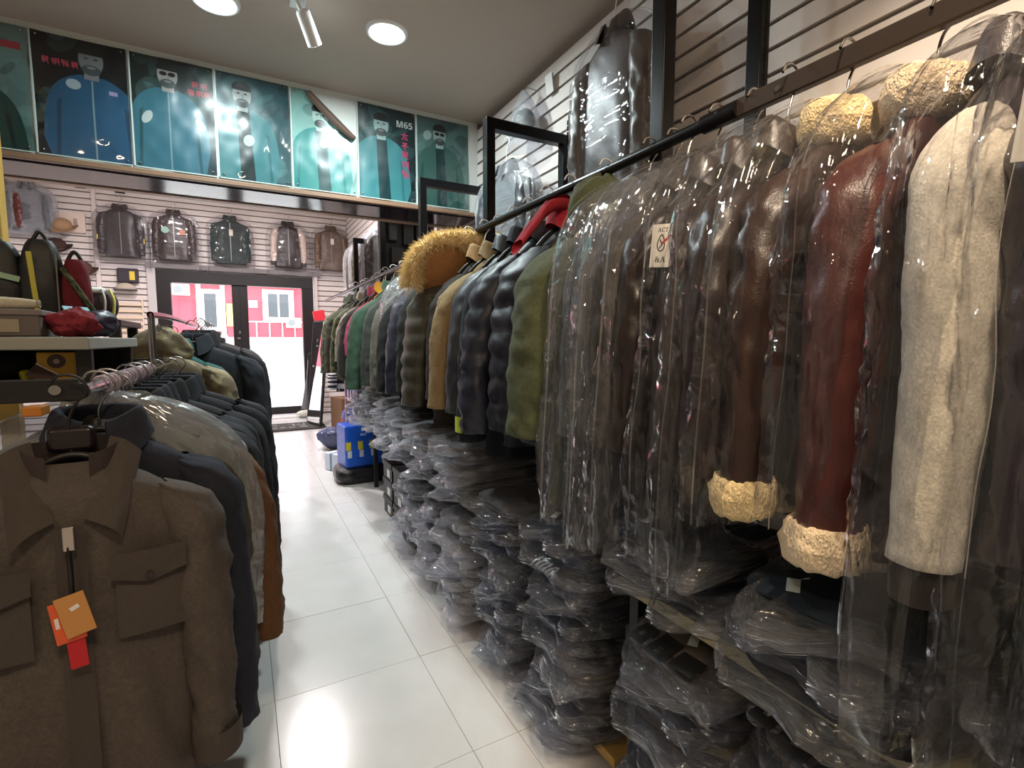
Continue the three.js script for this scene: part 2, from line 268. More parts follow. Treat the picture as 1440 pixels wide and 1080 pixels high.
function sleeveGeo(o, side) {
  const { dep, seed, puff = 0, sl, wr = 1, slim = 1 } = o, nu = 28, nv = 52;
  return surf(nu, nv + 3, (u, v) => {
    const j = v * (nv + 3), t = Math.min(1, j / nv), in_ = Math.max(0, j - nv), th = u * Math.PI * 2, c = Math.cos(th), n = Math.sin(th), p = sleeveAt(o, side, t);
    let [rx, rz] = curveAt([[0, .02, .03], [.08, .045, .055], [.2, .058, .068], [.6, .052, .062], [1, .044, .054]], t);
    rx *= slim; rz *= slim * dep / .062;
    const w = wr * (.012 * (ridge(c * .8 + seed, t * 7 + n * 1.1 + side * 5, n * .8, 2) - .72) + .007 * fbm(c * 2, t * 14, n * 2 + seed + side, 2));
    const pf = puff ? puff * .8 * (Math.abs(Math.sin(Math.PI * t * sl / .075)) - .5) * sstep(.08, .2, t) * sstep(1, .93, t) : 0;
    const sc = in_ === 0 ? 1 : in_ === 1 ? .9 : in_ === 2 ? .86 : 0;
    return [p[0] + c * (rx + w + pf) * sc, p[1] + (in_ > 1 ? .05 : 0), p[2] + n * (rz + w + pf) * sc];
  }, { wrap: true, su: .38, sv: sl });
}
function ringGeo(p, rx, rz, ry, amp, seed, nu = 32, nv = 16) {  // a soft ring round a sleeve end or hem
  return surf(nu, nv, (u, v) => {
    const a = u * Math.PI * 2, b = v * Math.PI * 2, c = Math.cos(a), n = Math.sin(a), d = amp * (fbm(c * 5 + seed, Math.cos(b) * 4, n * 5 + Math.sin(b) * 3, 3) + .5 * vn(c * 18, Math.cos(b) * 8 + seed, n * 18 + 5 * Math.sin(b)));
    const tk = .014 + d; return [p[0] + c * (rx + Math.cos(b) * tk), p[1] - Math.sin(b) * (ry + d), p[2] + n * (rz + Math.cos(b) * tk)];
  }, { wrap: true, su: .4, sv: .12 });
}
function collarGeo(o) {
  const { dep, seed, collarH = .05 } = o, h = collarH;
  return surf(44, 14, (u, v) => {
    const a = Math.PI / 2 + .25 + u * (Math.PI * 2 - .5), c = Math.cos(a), n = Math.sin(a), front = Math.pow(Math.max(0, n), 2);
    const [r, y] = curveAt([[0, .002, -.012], [.35, -.004, h * .7], [.5, .004, h], [.62, .014, h * .8], [1, .03 + .03 * front, -.012 - .03 * front]], v);
    const w = .004 * fbm(c * 3 + seed, v * 3, n * 3, 2);
    return [c * (.066 + r + w), y + .02 - .03 * front, n * (dep * .72 + r * .8 + w)];
  }, { su: .4, sv: .15 });
}
function hoodGeo(o) {
  const { dep, seed } = o;
  return surf(32, 22, (u, v) => {
    const a = u * Math.PI * 2, b = v * Math.PI, s = Math.sin(b), w = 1 + .25 * fbm(Math.cos(a) * 1.5 + seed, v * 4, Math.sin(a) * 1.5, 3);
    return [Math.cos(a) * s * .13 * w, .055 + Math.cos(b) * .085 * w - .03 * Math.abs(Math.cos(a)) * s, -.012 + Math.sin(a) * s * dep * .95 * w];
  }, { wrap: true, su: .5, sv: .3 });
}
const PROFILE = [[0, .075, .016, .02], [.02, .066, .06, .3], [.06, .045, .14, .6], [.12, 0, .225, .85], [.19, -.06, .29, .97], [.28, -.16, .325, 1], [.7, -.6, .33, 1], [1, -1, .33, 1]];
function coverGeo(o) {
  const { s, dep, bagLen = .95, seed, crumple = 1, bagW = 1 } = o, nu = 84, nv = 96, f = s / .2 * bagW;
  return surf(nu, nv, (u, v) => {
    const th = u * Math.PI * 2, c = Math.cos(th), n = Math.sin(th);
    let [y, w, d] = curveAt(PROFILE, v); if (v > .28) y = lerp(-.16, -bagLen, (v - .28) / .72);
    const k = lerp(2 / 2.4, 2 / 4.4, sstep(.06, .25, v)), sx = Math.sign(c) * Math.pow(Math.abs(c), k), sz = Math.sign(n) * Math.pow(Math.abs(n), k), low = sstep(.03, .3, v);
    const q = crumple * low * (.016 * fbm(c * 2.2 + seed, y * 3.2, n * 2.2, 2) + .015 * (ridge(c * 2.6 + seed * 1.7, y * 2.1 + 3, n * 2.6, 3) - .7) + .008 * (crisp(c * 4 + seed, y * 9 + seed, n * 4, 2) - .8));
    return [sx * (w * f * (1 + (o.flare ?? 0) * sstep(.15, 1, v)) + q), y + .012 * vn(c * 3, seed, n * 3) * sstep(.9, 1, v), sz * ((dep + (o.gap ?? .012)) * d + q * .8) * lerp(1, .8, sstep(.75, 1, v))];
  }, { wrap: true, su: 1.3, sv: bagLen + .1 });
}
function seamGeo(o, side) {
  const { s, bagLen = .95, bagW = 1, seed } = o, f = s / .2 * bagW;
  return surf(1, 60, (u, v) => { const t = .04 + v * .96; let [y, w] = curveAt(PROFILE, t); if (t > .28) y = lerp(-.16, -bagLen, (t - .28) / .72); return [side * (w * f * (1 + (o.flare ?? 0) * sstep(.15, 1, t)) + .004 + u * .008), y, .006 * vn(y * 7, seed, side) + u * .004]; });
}
function hangerParts(g, o, m = blackPaint) {
  const H = o.rail ?? RAIL, h = thing_part(g, 'hanger');
  part('shoulder_bar', tube([[-o.s + .03, -.075, 0], [-.1, -.035, 0], [0, .02, 0], [.1, -.035, 0], [o.s - .03, -.075, 0]], .009, 24, 6), m, h);
  part('hook', tube([[0, .02, 0], [0, H - .05, 0], [.012, H - .02, 0], [.03, H + .004, .001], [.016, H + .03, 0], [-.012, H + .033, 0], [-.028, H + .012, 0]], .0028, 30, 6), o.hookMat ?? whiteGloss, h);
}
function thing_part(parent, name) { const o = new THREE.Group(); o.name = name; parent.add(o); return o; }
function furTuft(pts, rad, n, len, m, parent, seed, name = 'fur_trim') {   // fur strands along a curve, one soft part
  const cv = new THREE.CatmullRomCurve3(pts.map((p) => new THREE.Vector3(...p))), R = rng(seed), P = [], N = [], a = new THREE.Vector3(), b = new THREE.Vector3(), t = new THREE.Vector3(), e = new THREE.Vector3();
  for (let i = 0; i < n; i++) {
    const u = R(); cv.getPoint(u, a); cv.getTangent(u, t);
    b.set(R() - .5, R() - .5, R() - .5).normalize(); const dir = b.clone().addScaledVector(t, -b.dot(t)).normalize().addScaledVector(t, (R() - .5) * .9).add(new THREE.Vector3(-.15, -.1, .1)).normalize();
    const base = a.clone().addScaledVector(dir, rad * (.5 + .5 * R())), L = len * (.6 + .7 * R()), tip = base.clone().addScaledVector(dir, L); tip.y -= L * .3;
    e.crossVectors(dir, t).normalize().multiplyScalar(.0022); const f = dir.clone().cross(e).normalize().multiplyScalar(.0022), v0 = base.clone().add(e), v1 = base.clone().sub(e).add(f), v2 = base.clone().sub(e).sub(f);
    for (const [p, q] of [[v0, v1], [v1, v2], [v2, v0]]) { const nn = q.clone().sub(p).cross(tip.clone().sub(p)).normalize(); for (const w of [p, q, tip]) { P.push(w.x, w.y, w.z); N.push(nn.x, nn.y, nn.z); } }
  }
  const g = new THREE.BufferGeometry(); g.setAttribute('position', new THREE.Float32BufferAttribute(P, 3)); g.setAttribute('normal', new THREE.Float32BufferAttribute(N, 3)); g.setAttribute('uv', new THREE.Float32BufferAttribute(new Float32Array(P.length / 3 * 2), 2));
  const core = part(name, tube(pts, rad, 40, 12), m, parent); const st = part('strands', g, m, core); st.userData.kind = 'stuff'; return core;
}
let jseed = 1;
function coat(o) {
  o = { name: 'hanging_jacket', category: 'jacket', s: .205, len: .68, sl: .56, dep: .055, mat: cloth(40, 40, 46), collar: 'fold', ry: 0, ...o };
  o.seed = o.seed ?? (jseed += 1.37);
  const g = thing(o.name, o.label, o.category, [o.x, o.y, o.z], o.ry, o.group);
  if (o.rz) g.rotation.z = o.rz;
  part('body', bodyGeo(o), o.mat, g);
  for (const sd of [-1, 1]) {
    const sm = o.sleeveMat ?? o.mat, sp = part('sleeve', sleeveGeo(o, sd), sm, g), e = sleeveAt(o, sd, 1);
    const q = (o.slim ?? 1);
    if (o.cuff === 'fleece') part('fleece_cuff', ringGeo([e[0], e[1] + .01, e[2]], .046 * q, .056 * q * o.dep / .062, .034, .006, o.seed + sd), o.trimMat, sp);
    if (o.cuff === 'rib') part('rib_cuff', surf(28, 8, (u, v) => { const a = u * Math.PI * 2, k = 1 + .025 * Math.sin(a * 20); return [e[0] + Math.cos(a) * .040 * k * q, e[1] + .02 - v * .07, e[2] + Math.sin(a) * .046 * k * q * o.dep / .062]; }, { wrap: true }), o.trimMat ?? o.mat, sp);
    if (o.cuff === 'band') part('cuff_band', surf(28, 4, (u, v) => { const a = u * Math.PI * 2; return [e[0] + Math.cos(a) * .050 * q, e[1] + .095 - v * .06, e[2] + Math.sin(a) * .060 * q * o.dep / .062]; }, { wrap: true }), o.trimMat, sp);
  }
  if (o.hemTrim) part('fleece_hem', ringGeo([0, -o.len + .01, 0], o.s * 1.02, o.dep * 1.05, .03, .007, o.seed, 48), o.trimMat, g);
  if (o.collar === 'fold') part('collar', collarGeo(o), o.collarMat ?? o.mat, g);
  if (o.collar === 'fleece') part('fleece_collar', surf(44, 20, (u, v) => {
    const a = Math.PI / 2 + .2 + u * (Math.PI * 2 - .4), b = v * Math.PI * 2, c = Math.cos(a), n = Math.sin(a), d = .006 * fbm(c * 8 + o.seed, Math.cos(b) * 5, n * 8 + 3 * Math.sin(b), 3), k = .022 + d;
    return [c * (.085 + k * Math.cos(b)), .018 - Math.sin(b) * (.042 + d), n * (o.dep * .9 + k * Math.cos(b))];
  }, { su: .5, sv: .2 }), o.trimMat, g);
  if (o.collar === 'hood') part('hood', hoodGeo(o), o.collarMat ?? o.mat, g);
  if (o.zip) part('zipper', rbox(.008, o.len * .86, .006, .001), plain(150, 148, 146, .35, .8), g, [0, -o.len * .52, o.dep * 1.13 + .004]);
  if (o.pocket) for (const sd of [-1, 1]) part('pocket', rbox(.1, .11, .016, .006), o.mat, g, [sd * .1, -o.len * .62, o.dep * 1.08]);
  if (!o.noHanger) hangerParts(g, o);
  if (o.bag) {
    const cv = part('plastic_cover', coverGeo(o), o.bagMat ?? film, g);
    if (o.seam !== false) for (const sd of [-1, 1]) part('seam', seamGeo(o, sd), filmEdge, cv);
  }
  return g;
}

// ---------------------------------------------------------------- right side: bay frames, rail, wall bar
const RX = 1.03, RY = 1.73;
{
  const r = single('clothes_rail', bar([RX, RY, -.84], [RX, RY, -7.2], .016, 16), blackSteel, 'long black tubular clothes rail on the right carrying the coats', 'clothes rail');
  [-1.1, -2.23, -3.23, -4.3, -5.4].forEach((z, k) => {
    const near = ['with chrome front face beside the grey bagged coat', 'around the bagged dark jacket on the slat wall', 'in front of the last teal poster', 'beside the rounded black display stand', 'furthest along the rail toward the door'][k];
    const f = thing('shelving_frame', `black steel shelving end frame ${near}`, 'shelving frame', [0, 0, z]), top = k === 0 ? 2.36 : 2.25;
    const x0 = RX + .055, x1 = k ? 1.52 : 1.49;
    part('front_post', rbox(.045, top, .05, .003), blackSteel, f, [x0, top / 2, 0]);
    part('rear_post', rbox(.045, top, .05, .003), blackSteel, f, [x1, top / 2, 0]);
    part('top_bar', rbox(x1 - x0 + .045, .05, .05, .003), blackSteel, f, [(x0 + x1) / 2, top - .02, 0]);
    part('cross_bar', rbox(x1 - x0, .03, .03, .003), blackSteel, f, [(x0 + x1) / 2, .62, 0]);
    part('rail_bracket', rbox(.05, .03, .03, .003), blackSteel, f, [RX + .025, RY, 0]);
    if (k < 2) for (let i = 0; i < 14; i++) part('slot', rbox(.008, .022, .004, 0), plain(6, 6, 6, .9), f, [x1 + .004, 1.95 + i * .028 - .4 * (i > 20), .0245]);
  });
const bb = thing('bronze_bar', 'flat bronze hanging bar carrying the shearling and leather coats', 'clothes rail', [RX, RY, 0]); const bz = M('bronze', { color: S(66, 56, 52), roughness: .35, metalness: .5 });
  part('bar', rbox(.022, .042, 1.76, .004), bz, bb, [0, 0, .02]); part('joint', bar([0, 0, -.80], [0, 0, -.90], .022, 16), blackSteel, bb); for (let k = 0; k < 4; k++) part('bolt', new THREE.CylinderGeometry(.006, .006, .004, 12).rotateZ(Math.PI / 2), steel, bb, [-.012, 0, -.7 + k * .4]); part('bracket', rbox(.54, .03, .03, .003), blackSteel, bb, [.29, 0, .6]);
}

// ---------------------------------------------------------------- coats under clear covers on the right rail
const NY = RY - RAIL;
const brownA = leather(50, 32, 26), brownB = leather(50, 28, 26), redBrown = leather(72, 30, 26), darkBrown = leather(36, 26, 24), cream = fleece(232, 208, 160), creamPale = fleece(236, 214, 182), greyCoat = cloth(92, 92, 92), whiteJ = cloth(226, 218, 204);
const bagged = [
  // z, material, extra, label
  [-1.085, cloth(120, 122, 120), { bagMat: filmMilky, bagLen: .86 }, 'grey jacket in a cloudy crumpled cover next to the olive field jacket'],
  [-1.01, cloth(104, 100, 96), { bagMat: filmMilky, bagLen: .9 }, 'mid grey jacket in a clear cover, second from the olive field jacket'],
  [-.935, cloth(70, 66, 64), { bagLen: .88 }, 'charcoal jacket in a clear cover, third from the olive field jacket'],
  [-.86, darkBrown, { bagLen: .86 }, 'dark brown leather jacket in a clear cover beside the charcoal one'],
  [-.77, leather(52, 38, 34), { bagLen: .84, flash: [-.290, -.19, .018] }, 'plum brown leather jacket in a shiny cover with a white printed tag'],
  [-.67, leather(40, 28, 26), { bagLen: .86 }, 'near black leather jacket in a cover beside the brown shearling coat'],
  [-.565, brownA, { cuff: 'fleece', collar: 'fleece', trimMat: cream, hemTrim: true, bagLen: .70, sl: .60, gap: .016, bagW: 1.08 }, 'dark brown shearling coat with cream fleece cuff in a crumpled glossy cover'],
  [-.43, redBrown, { cuff: 'fleece', collar: 'fleece', trimMat: creamPale, hemTrim: true, bagLen: .66, sl: .64, slim: 1.12, len: .74, bagW: 1.1, gap: .018 }, 'reddish brown shearling coat with wide pale fleece cuff'],
  [-.315, leather(60, 52, 58), { sleeveMat: whiteJ, cuff: 'rib', trimMat: cloth(70, 62, 60), bagLen: .9, sl: .6, slim: 1.0, wr: .45 }, 'dark baseball jacket with cream white sleeves in a clear cover'],
  [-.22, leather(46, 36, 44), { bagLen: .95, flash: [-.290, -.15, .018] }, 'purple black leather jacket in a clear cover beside the white sleeve'],
  [-.125, leather(30, 26, 28), { bagLen: .9 }, 'black leather jacket in a clear cover at the near end of the rail'],
  [-.03, leather(34, 30, 30), { bagLen: .9 }, 'black coat in a clear cover, last on the near end of the rail'],
];
const tagTex = canvasTex(128, 256, (x, w, h) => {
  x.fillStyle = '#e9e4dc'; x.fillRect(0, 0, w, h); x.fillStyle = '#2a2526'; x.font = 'bold 34px serif'; x.fillText('ACT.', 34, 46);
  x.save(); x.translate(62, 60); x.lineWidth = 7; x.strokeStyle = '#2a2526'; x.beginPath(); x.moveTo(4, 0); x.bezierCurveTo(-34, 40, -26, 96, 2, 100); x.bezierCurveTo(34, 96, 30, 40, 4, 0); x.stroke(); x.beginPath(); x.moveTo(-6, 30); x.lineTo(8, 62); x.lineTo(-8, 84); x.stroke(); x.restore();
  x.strokeStyle = '#b8403c'; x.lineWidth = 16; x.beginPath(); x.moveTo(70, 116); x.lineTo(124, 66); x.stroke(); x.fillStyle = '#2a2526'; x.font = 'bold 46px serif'; x.fillText('&A', 30, 226);
});
bagged.forEach(([z, mat, ex, label], i) => {
  const g = coat({ name: 'covered_coat', category: 'coat', label, x: RX + .015 * Math.sin(i * 2.1), y: NY, z, ry: .05 * Math.sin(i * 1.7) - .04, mat, dep: .045, sl: .57, s: .175, bag: true, bagW: 1.05, flare: .12, slope: 1.35, wr: 1.2, crumple: 1.25, out: .085, hookMat: steel, zip: i % 2 === 0, ...ex });
  if (ex.flash) part('hang_tag', rbox(.042, .085, .002, .0006), M('tag_print', { map: tagTex, roughness: .6 }), g, ex.flash, [0, -1.2, -.08]);
});
// pale green jacket sleeve at the very edge of the picture
coat({ name: 'pale_jacket', label: 'pale grey green jacket hanging nearest the end of the rail', x: RX - .06, y: NY - .17, z: -.1, mat: cloth(160, 170, 158), dep: .05, sl: .68, len: .8, out: .06, rail: .32 });

// ---------------------------------------------------------------- uncovered jackets on the right rail
const fur = M('fur_honey', { color: S(250, 226, 176), roughness: .8 });
const row = [
  [-1.275, { mat: cloth(88, 94, 66), collar: 'hood', sl: .60, len: .90, slim: 1.25, s: .21, wr: 1.7, fold: 1.6, out: .06, dep: .085, pocket: true, zip: true }, 'olive green cotton field jacket with a folded hood'],
  [-1.47, { mat: nylon(30, 32, 44), collar: 'fold', collarMat: cloth(196, 40, 58), redLining: 1, puff: .012, sl: .62, len: .74, slim: 1.25, dep: .07, wr: 1.5 }, 'navy padded jacket with a bright red hood lining'],
  [-1.62, { mat: nylon(36, 39, 54), collar: 'fold', puff: .011, sl: .66, len: .78, slim: 1.2, dep: .065, out: .07, wr: 1.5 }, 'dark navy quilted jacket between the red hood and the reflective cuff'],
  [-1.76, { mat: cloth(38, 42, 52), collar: 'fold', sl: .70, len: .84, dep: .06, out: .06 , cuff: 'band', trimMat: M('reflective_lime', { color: S(196, 214, 60), roughness: .4 }) }, 'dark work jacket with a lime reflective band at the cuff'],
  [-1.88, { mat: nylon(52, 54, 62), sl: .6, len: .7, dep: .06 }, 'slate grey nylon jacket beside the khaki jacket'],
  [-2.02, { mat: cloth(164, 138, 98), sl: .60, len: .72, dep: .062, out: .06, slim: 1.1 }, 'khaki tan cotton jacket with fold collar'],
  [-2.16, { mat: cloth(48, 40, 34), collarMat: cloth(196, 158, 110), sl: .58, len: .72, dep: .062 }, 'dark brown jacket with a tan collar next to the parka'],
  [-2.36, { mat: nylon(70, 66, 54), puff: .010, sl: .64, len: .8, slim: 1.3, dep: .085, out: .075, fur: true }, 'olive brown padded parka with thick honey fur on the hood'],
  [-2.58, { mat: cloth(34, 34, 32), sl: .6, len: .74, dep: .07 }, 'black cotton jacket behind the fur hooded parka'],
  [-2.78, { mat: nylon(32, 34, 50), sl: .62, len: .76, dep: .075, out: .07, slim: 1.15, badge: true }, 'navy jacket with a white patch on the shoulder'],
  [-3.0, { mat: cloth(26, 26, 28), sl: .62, len: .8, dep: .07, bag: true, bagLen: .5, bagMat: filmCrisp }, 'black jacket with a short clear bag over its top'],
  [-3.25, { mat: cloth(96, 92, 80), sl: .62, len: .78, dep: .065 }, 'grey khaki jacket beside the green jacket'],
  [-3.5, { mat: cloth(52, 58, 52), sl: .62, len: .76, dep: .07 }, 'dark grey green jacket just before the bottle green one'],
  [-3.78, { mat: cloth(54, 82, 64), sl: .68, len: .88, dep: .085, out: .09, slim: 1.25 }, 'bottle green cotton jacket in the far half of the rail'],
  [-3.98, { mat: cloth(206, 152, 42), sl: .44, len: .5, dep: .035, s: .17 }, 'mustard yellow jacket squeezed between green and red ones'],
  [-4.10, { mat: cloth(186, 48, 58), sl: .5, len: .6, dep: .045, s: .185 }, 'red jacket next to the mustard one'],
  [-4.22, { mat: cloth(186, 80, 116), sl: .44, len: .5, dep: .035, s: .17 }, 'pink jacket on the far half of the rail'],
  [-4.42, { mat: cloth(44, 40, 36), sl: .62, len: .74, dep: .065, out: .07 }, 'dark brown jacket beyond the pink one'],
  [-4.64, { mat: cloth(186, 180, 166), sl: .5, len: .6, dep: .04, s: .18 }, 'off white jacket near the far end of the rail'],
  [-4.86, { mat: M('camo_green', { map: rep(camoGreen, .4), roughness: .9 }), sl: .62, len: .74, dep: .07 }, 'green camouflage jacket near the far end of the rail'],
  [-5.12, { mat: cloth(60, 62, 46), sl: .64, len: .78, dep: .08, slim: 1.2 }, 'dark olive jacket last but one on the far rail'],
  [-5.4, { mat: M('camo_green', {}), sl: .66, len: .8, dep: .085, slim: 1.25 }, 'camouflage parka at the far end of the rail'],
];
row.forEach(([z, ex, label], i) => {
  const g = coat({ name: 'rail_jacket', label, x: RX + .01 * Math.sin(i * 3.1), y: NY + .01 * Math.sin(i), z, ry: .12 * Math.sin(i * 2.3) - .02, hookMat: whiteGloss, slope: 1.5, ...ex, s: (ex.s ?? .205) - .035, out: (ex.out ?? .05) + .055 });
  if (ex.fur) {
    part('hood_lining', surf(28, 16, (u, v) => { const a = u * Math.PI * 2, b = v * Math.PI, w = 1 + .2 * fbm(u * 3, v * 3, 2, 2); return [-.15 + Math.cos(a) * Math.sin(b) * .14 * w, -.03 + Math.cos(b) * .13 * w, .045 + Math.sin(a) * Math.sin(b) * .085 * w]; }, { wrap: true }), cloth(186, 130, 78), g);
    furTuft([[-.31, -.13, .06], [-.29, -.01, .07], [-.2, .075, .085], [-.08, .10, .09], [.06, .115, .07], [.14, .11, .02]], .036, 5200, .042, fur, g, 5);
  }
  if (ex.redLining) part('red_lining', surf(24, 16, (u, v) => { const a = v * Math.PI * 2, [x, y, z] = curveAt([[0, .05, .05, .0], [.3, -.05, .07, .03], [.6, -.15, .03, .05], [1, -.25, -.09, .04]], u), r = .024 + .008 * vn(u * 7, v * 4, 3); return [x + .3 * r * Math.cos(a), y + r * Math.cos(a) * 1.1, z + r * 1.1 * Math.sin(a)]; }), cloth(196, 40, 58), g);
  if (ex.badge) part('badge', rbox(.05, .05, .003, .001), plain(225, 225, 225, .6), g, [-.22, -.13, .07], [0, -.4, .1]);
});
{ // striped top hanging low at the far end
  const stripe = dataTex(64, (u, v) => (v * 8) % 1 < .5 ? [.86, .86, .86] : [.10, .12, .2], true);
  coat({ name: 'striped_top', label: 'navy and white striped top hanging below the far jackets', category: 'shirt', x: RX, y: 1.02, z: -5.75, mat: M('stripes', { map: rep(stripe, .4, .38), roughness: .9 }), len: .38, sl: .3, s: .12, dep: .05, rail: .71 });
}

// ---------------------------------------------------------------- bagged bundles stacked on the shelves
const SLAB = (a, b, h, disp, nu = 60, nv = 30) => surf(nu, nv, (u, v) => {
  const th = u * Math.PI * 2, c = Math.cos(th), n = Math.sin(th), ph = (v - .5) * Math.PI, k = Math.pow(Math.max(0, Math.cos(ph)), .32), sy = -Math.sign(Math.sin(ph)) * Math.pow(Math.abs(Math.sin(ph)), .55);
  const x = a * k * Math.sign(c) * Math.pow(Math.abs(c), .42), z = b * k * Math.sign(n) * Math.pow(Math.abs(n), .42), y = h * sy;
  return disp(x, y, z, k, c, n);
}, { wrap: true, su: 1.2, sv: .7 });
const clothGeos = [0, 1, 2, 3].map((s) => SLAB(.185, .15, .021, (x, y, z, k, c, n) => {
  const lay = .008 * Math.sin(y * 330 + 2 * vn(x * 4, z * 6, s)) * sstep(.75, 1, k), b = .012 * fbm(x * 7 + s * 9, y * 10, z * 7, 3);
  return [x + c * (lay + b * .8), y + b * .7 + .004 * Math.sin(z * 40 + s), z + n * (lay + b * .8)];
}));
const filmGeos = [0, 1, 2, 3, 4, 5].map((s) => SLAB(.205, .168, .026, (x, y, z, k, c, n) => {
  const q = .013 * (crisp(x * 8 + s * 5, y * 14, z * 8, 3) - .75) + .012 * fbm(x * 5, y * 8 + s * 3, z * 5 + s, 2), tail = sstep(-.3, -.95, c) * k * k * (.03 + .045 * vn(z * 14, s, y * 20)) + .012 * crisp(z * 20, y * 30, s, 2) * sstep(-.2, -.9, c) * k;
  return [x + c * q * 1.5 - tail, y * (1 - .45 * sstep(.02, .07, tail)) + q * .9 - tail * .25, z + n * q * 1.5 + tail * .5 * vn(z * 9, s * 2, 1)];
}, 96, 44));
const stickerGeo = rbox(.035, .001, .02, 0);
const printTex = canvasTex(256, 128, (x, w, h) => { x.clearRect(0, 0, w, h); x.fillStyle = '#191816'; x.fillRect(20, 22, 52, 40); x.fillRect(84, 18, 60, 56); x.fillRect(158, 26, 70, 34); x.clearRect(38, 36, 12, 10); x.clearRect(106, 40, 14, 14); x.fillStyle = '#3a3833'; x.font = 'bold 30px sans-serif'; x.fillText('STARRIEX', 60, 112); });
const jTex = canvasTex(256, 96, (x, w, h) => { x.clearRect(0, 0, w, h); x.fillStyle = '#b9b9b4'; x.font = 'italic bold 62px serif'; x.fillText('Jmo', 30, 66); });
let bundleN = 0;
function bundle(x, y, z, mat, fmat, label, group, ex = {}) {
  const i = bundleN++, R = rng(i * 77 + 5), g = thing('bagged_garment', label, 'bagged clothes', [x + (R() - .5) * .05, y, z + (R() - .5) * .04], (R() - .5) * .22, group);
  g.rotation.x = (R() - .5) * .05; g.rotation.z = .03 + (R() - .5) * .05; g.scale.set(ex.sx ?? 1, ex.sy ?? 1, (ex.sz ?? 1) * (.94 + R() * .12));
  part('folded_garment', clothGeos[i % 4], mat, g);
  part('plastic_bag', filmGeos[i % 6], fmat, g);
  if (ex.sticker && R() < ex.sticker) part('sticker', stickerGeo, plain(208, 222, 218, .5), g, [-.155 + R() * .03, .027, (R() - .5) * .16], [0, R(), .15]);
  if (ex.print) part('print', surf(16, 8, (u, v) => { const [x, y] = curveAt([[0, -.14, .034], [.5, -.235, .022], [1, -.25, -.006]], v); return [x, y + .002 * Math.sin(u * 9), -.11 + u * .22]; }), M('bag_print_' + ex.print, { map: ex.print === 'j' ? jTex : printTex, roughness: .5, transparent: true, side: THREE.DoubleSide }), g, undefined, [0, 0, 0]);
  return g;
}
const ORD = ['bottom', 'second', 'third', 'fourth', 'fifth', 'sixth', 'seventh', 'eighth', 'ninth', 'tenth', 'eleventh', 'twelfth', 'thirteenth', 'fourteenth', 'fifteenth', 'sixteenth'];
function stack(x, z, y0, n, step, colours, fmat, what, group, ex = {}) { for (let k = 0; k < n; k++) bundle(x, y0 + .024 + k * step, z, colours[k % colours.length], fmat, `${k === n - 1 ? 'topmost' : k ? ORD[k] + ' from bottom' : 'bottom'} ${what}`, group, { ...ex, print: ex.printAt === k ? ex.printKind : undefined }); }
const navy = cloth(30, 34, 52), ink = cloth(22, 23, 28), teal = cloth(30, 44, 58), char = cloth(52, 51, 54), taupe = cloth(112, 100, 92), greyM = cloth(92, 90, 92), stone = cloth(150, 138, 124), khaki = cloth(122, 112, 84);
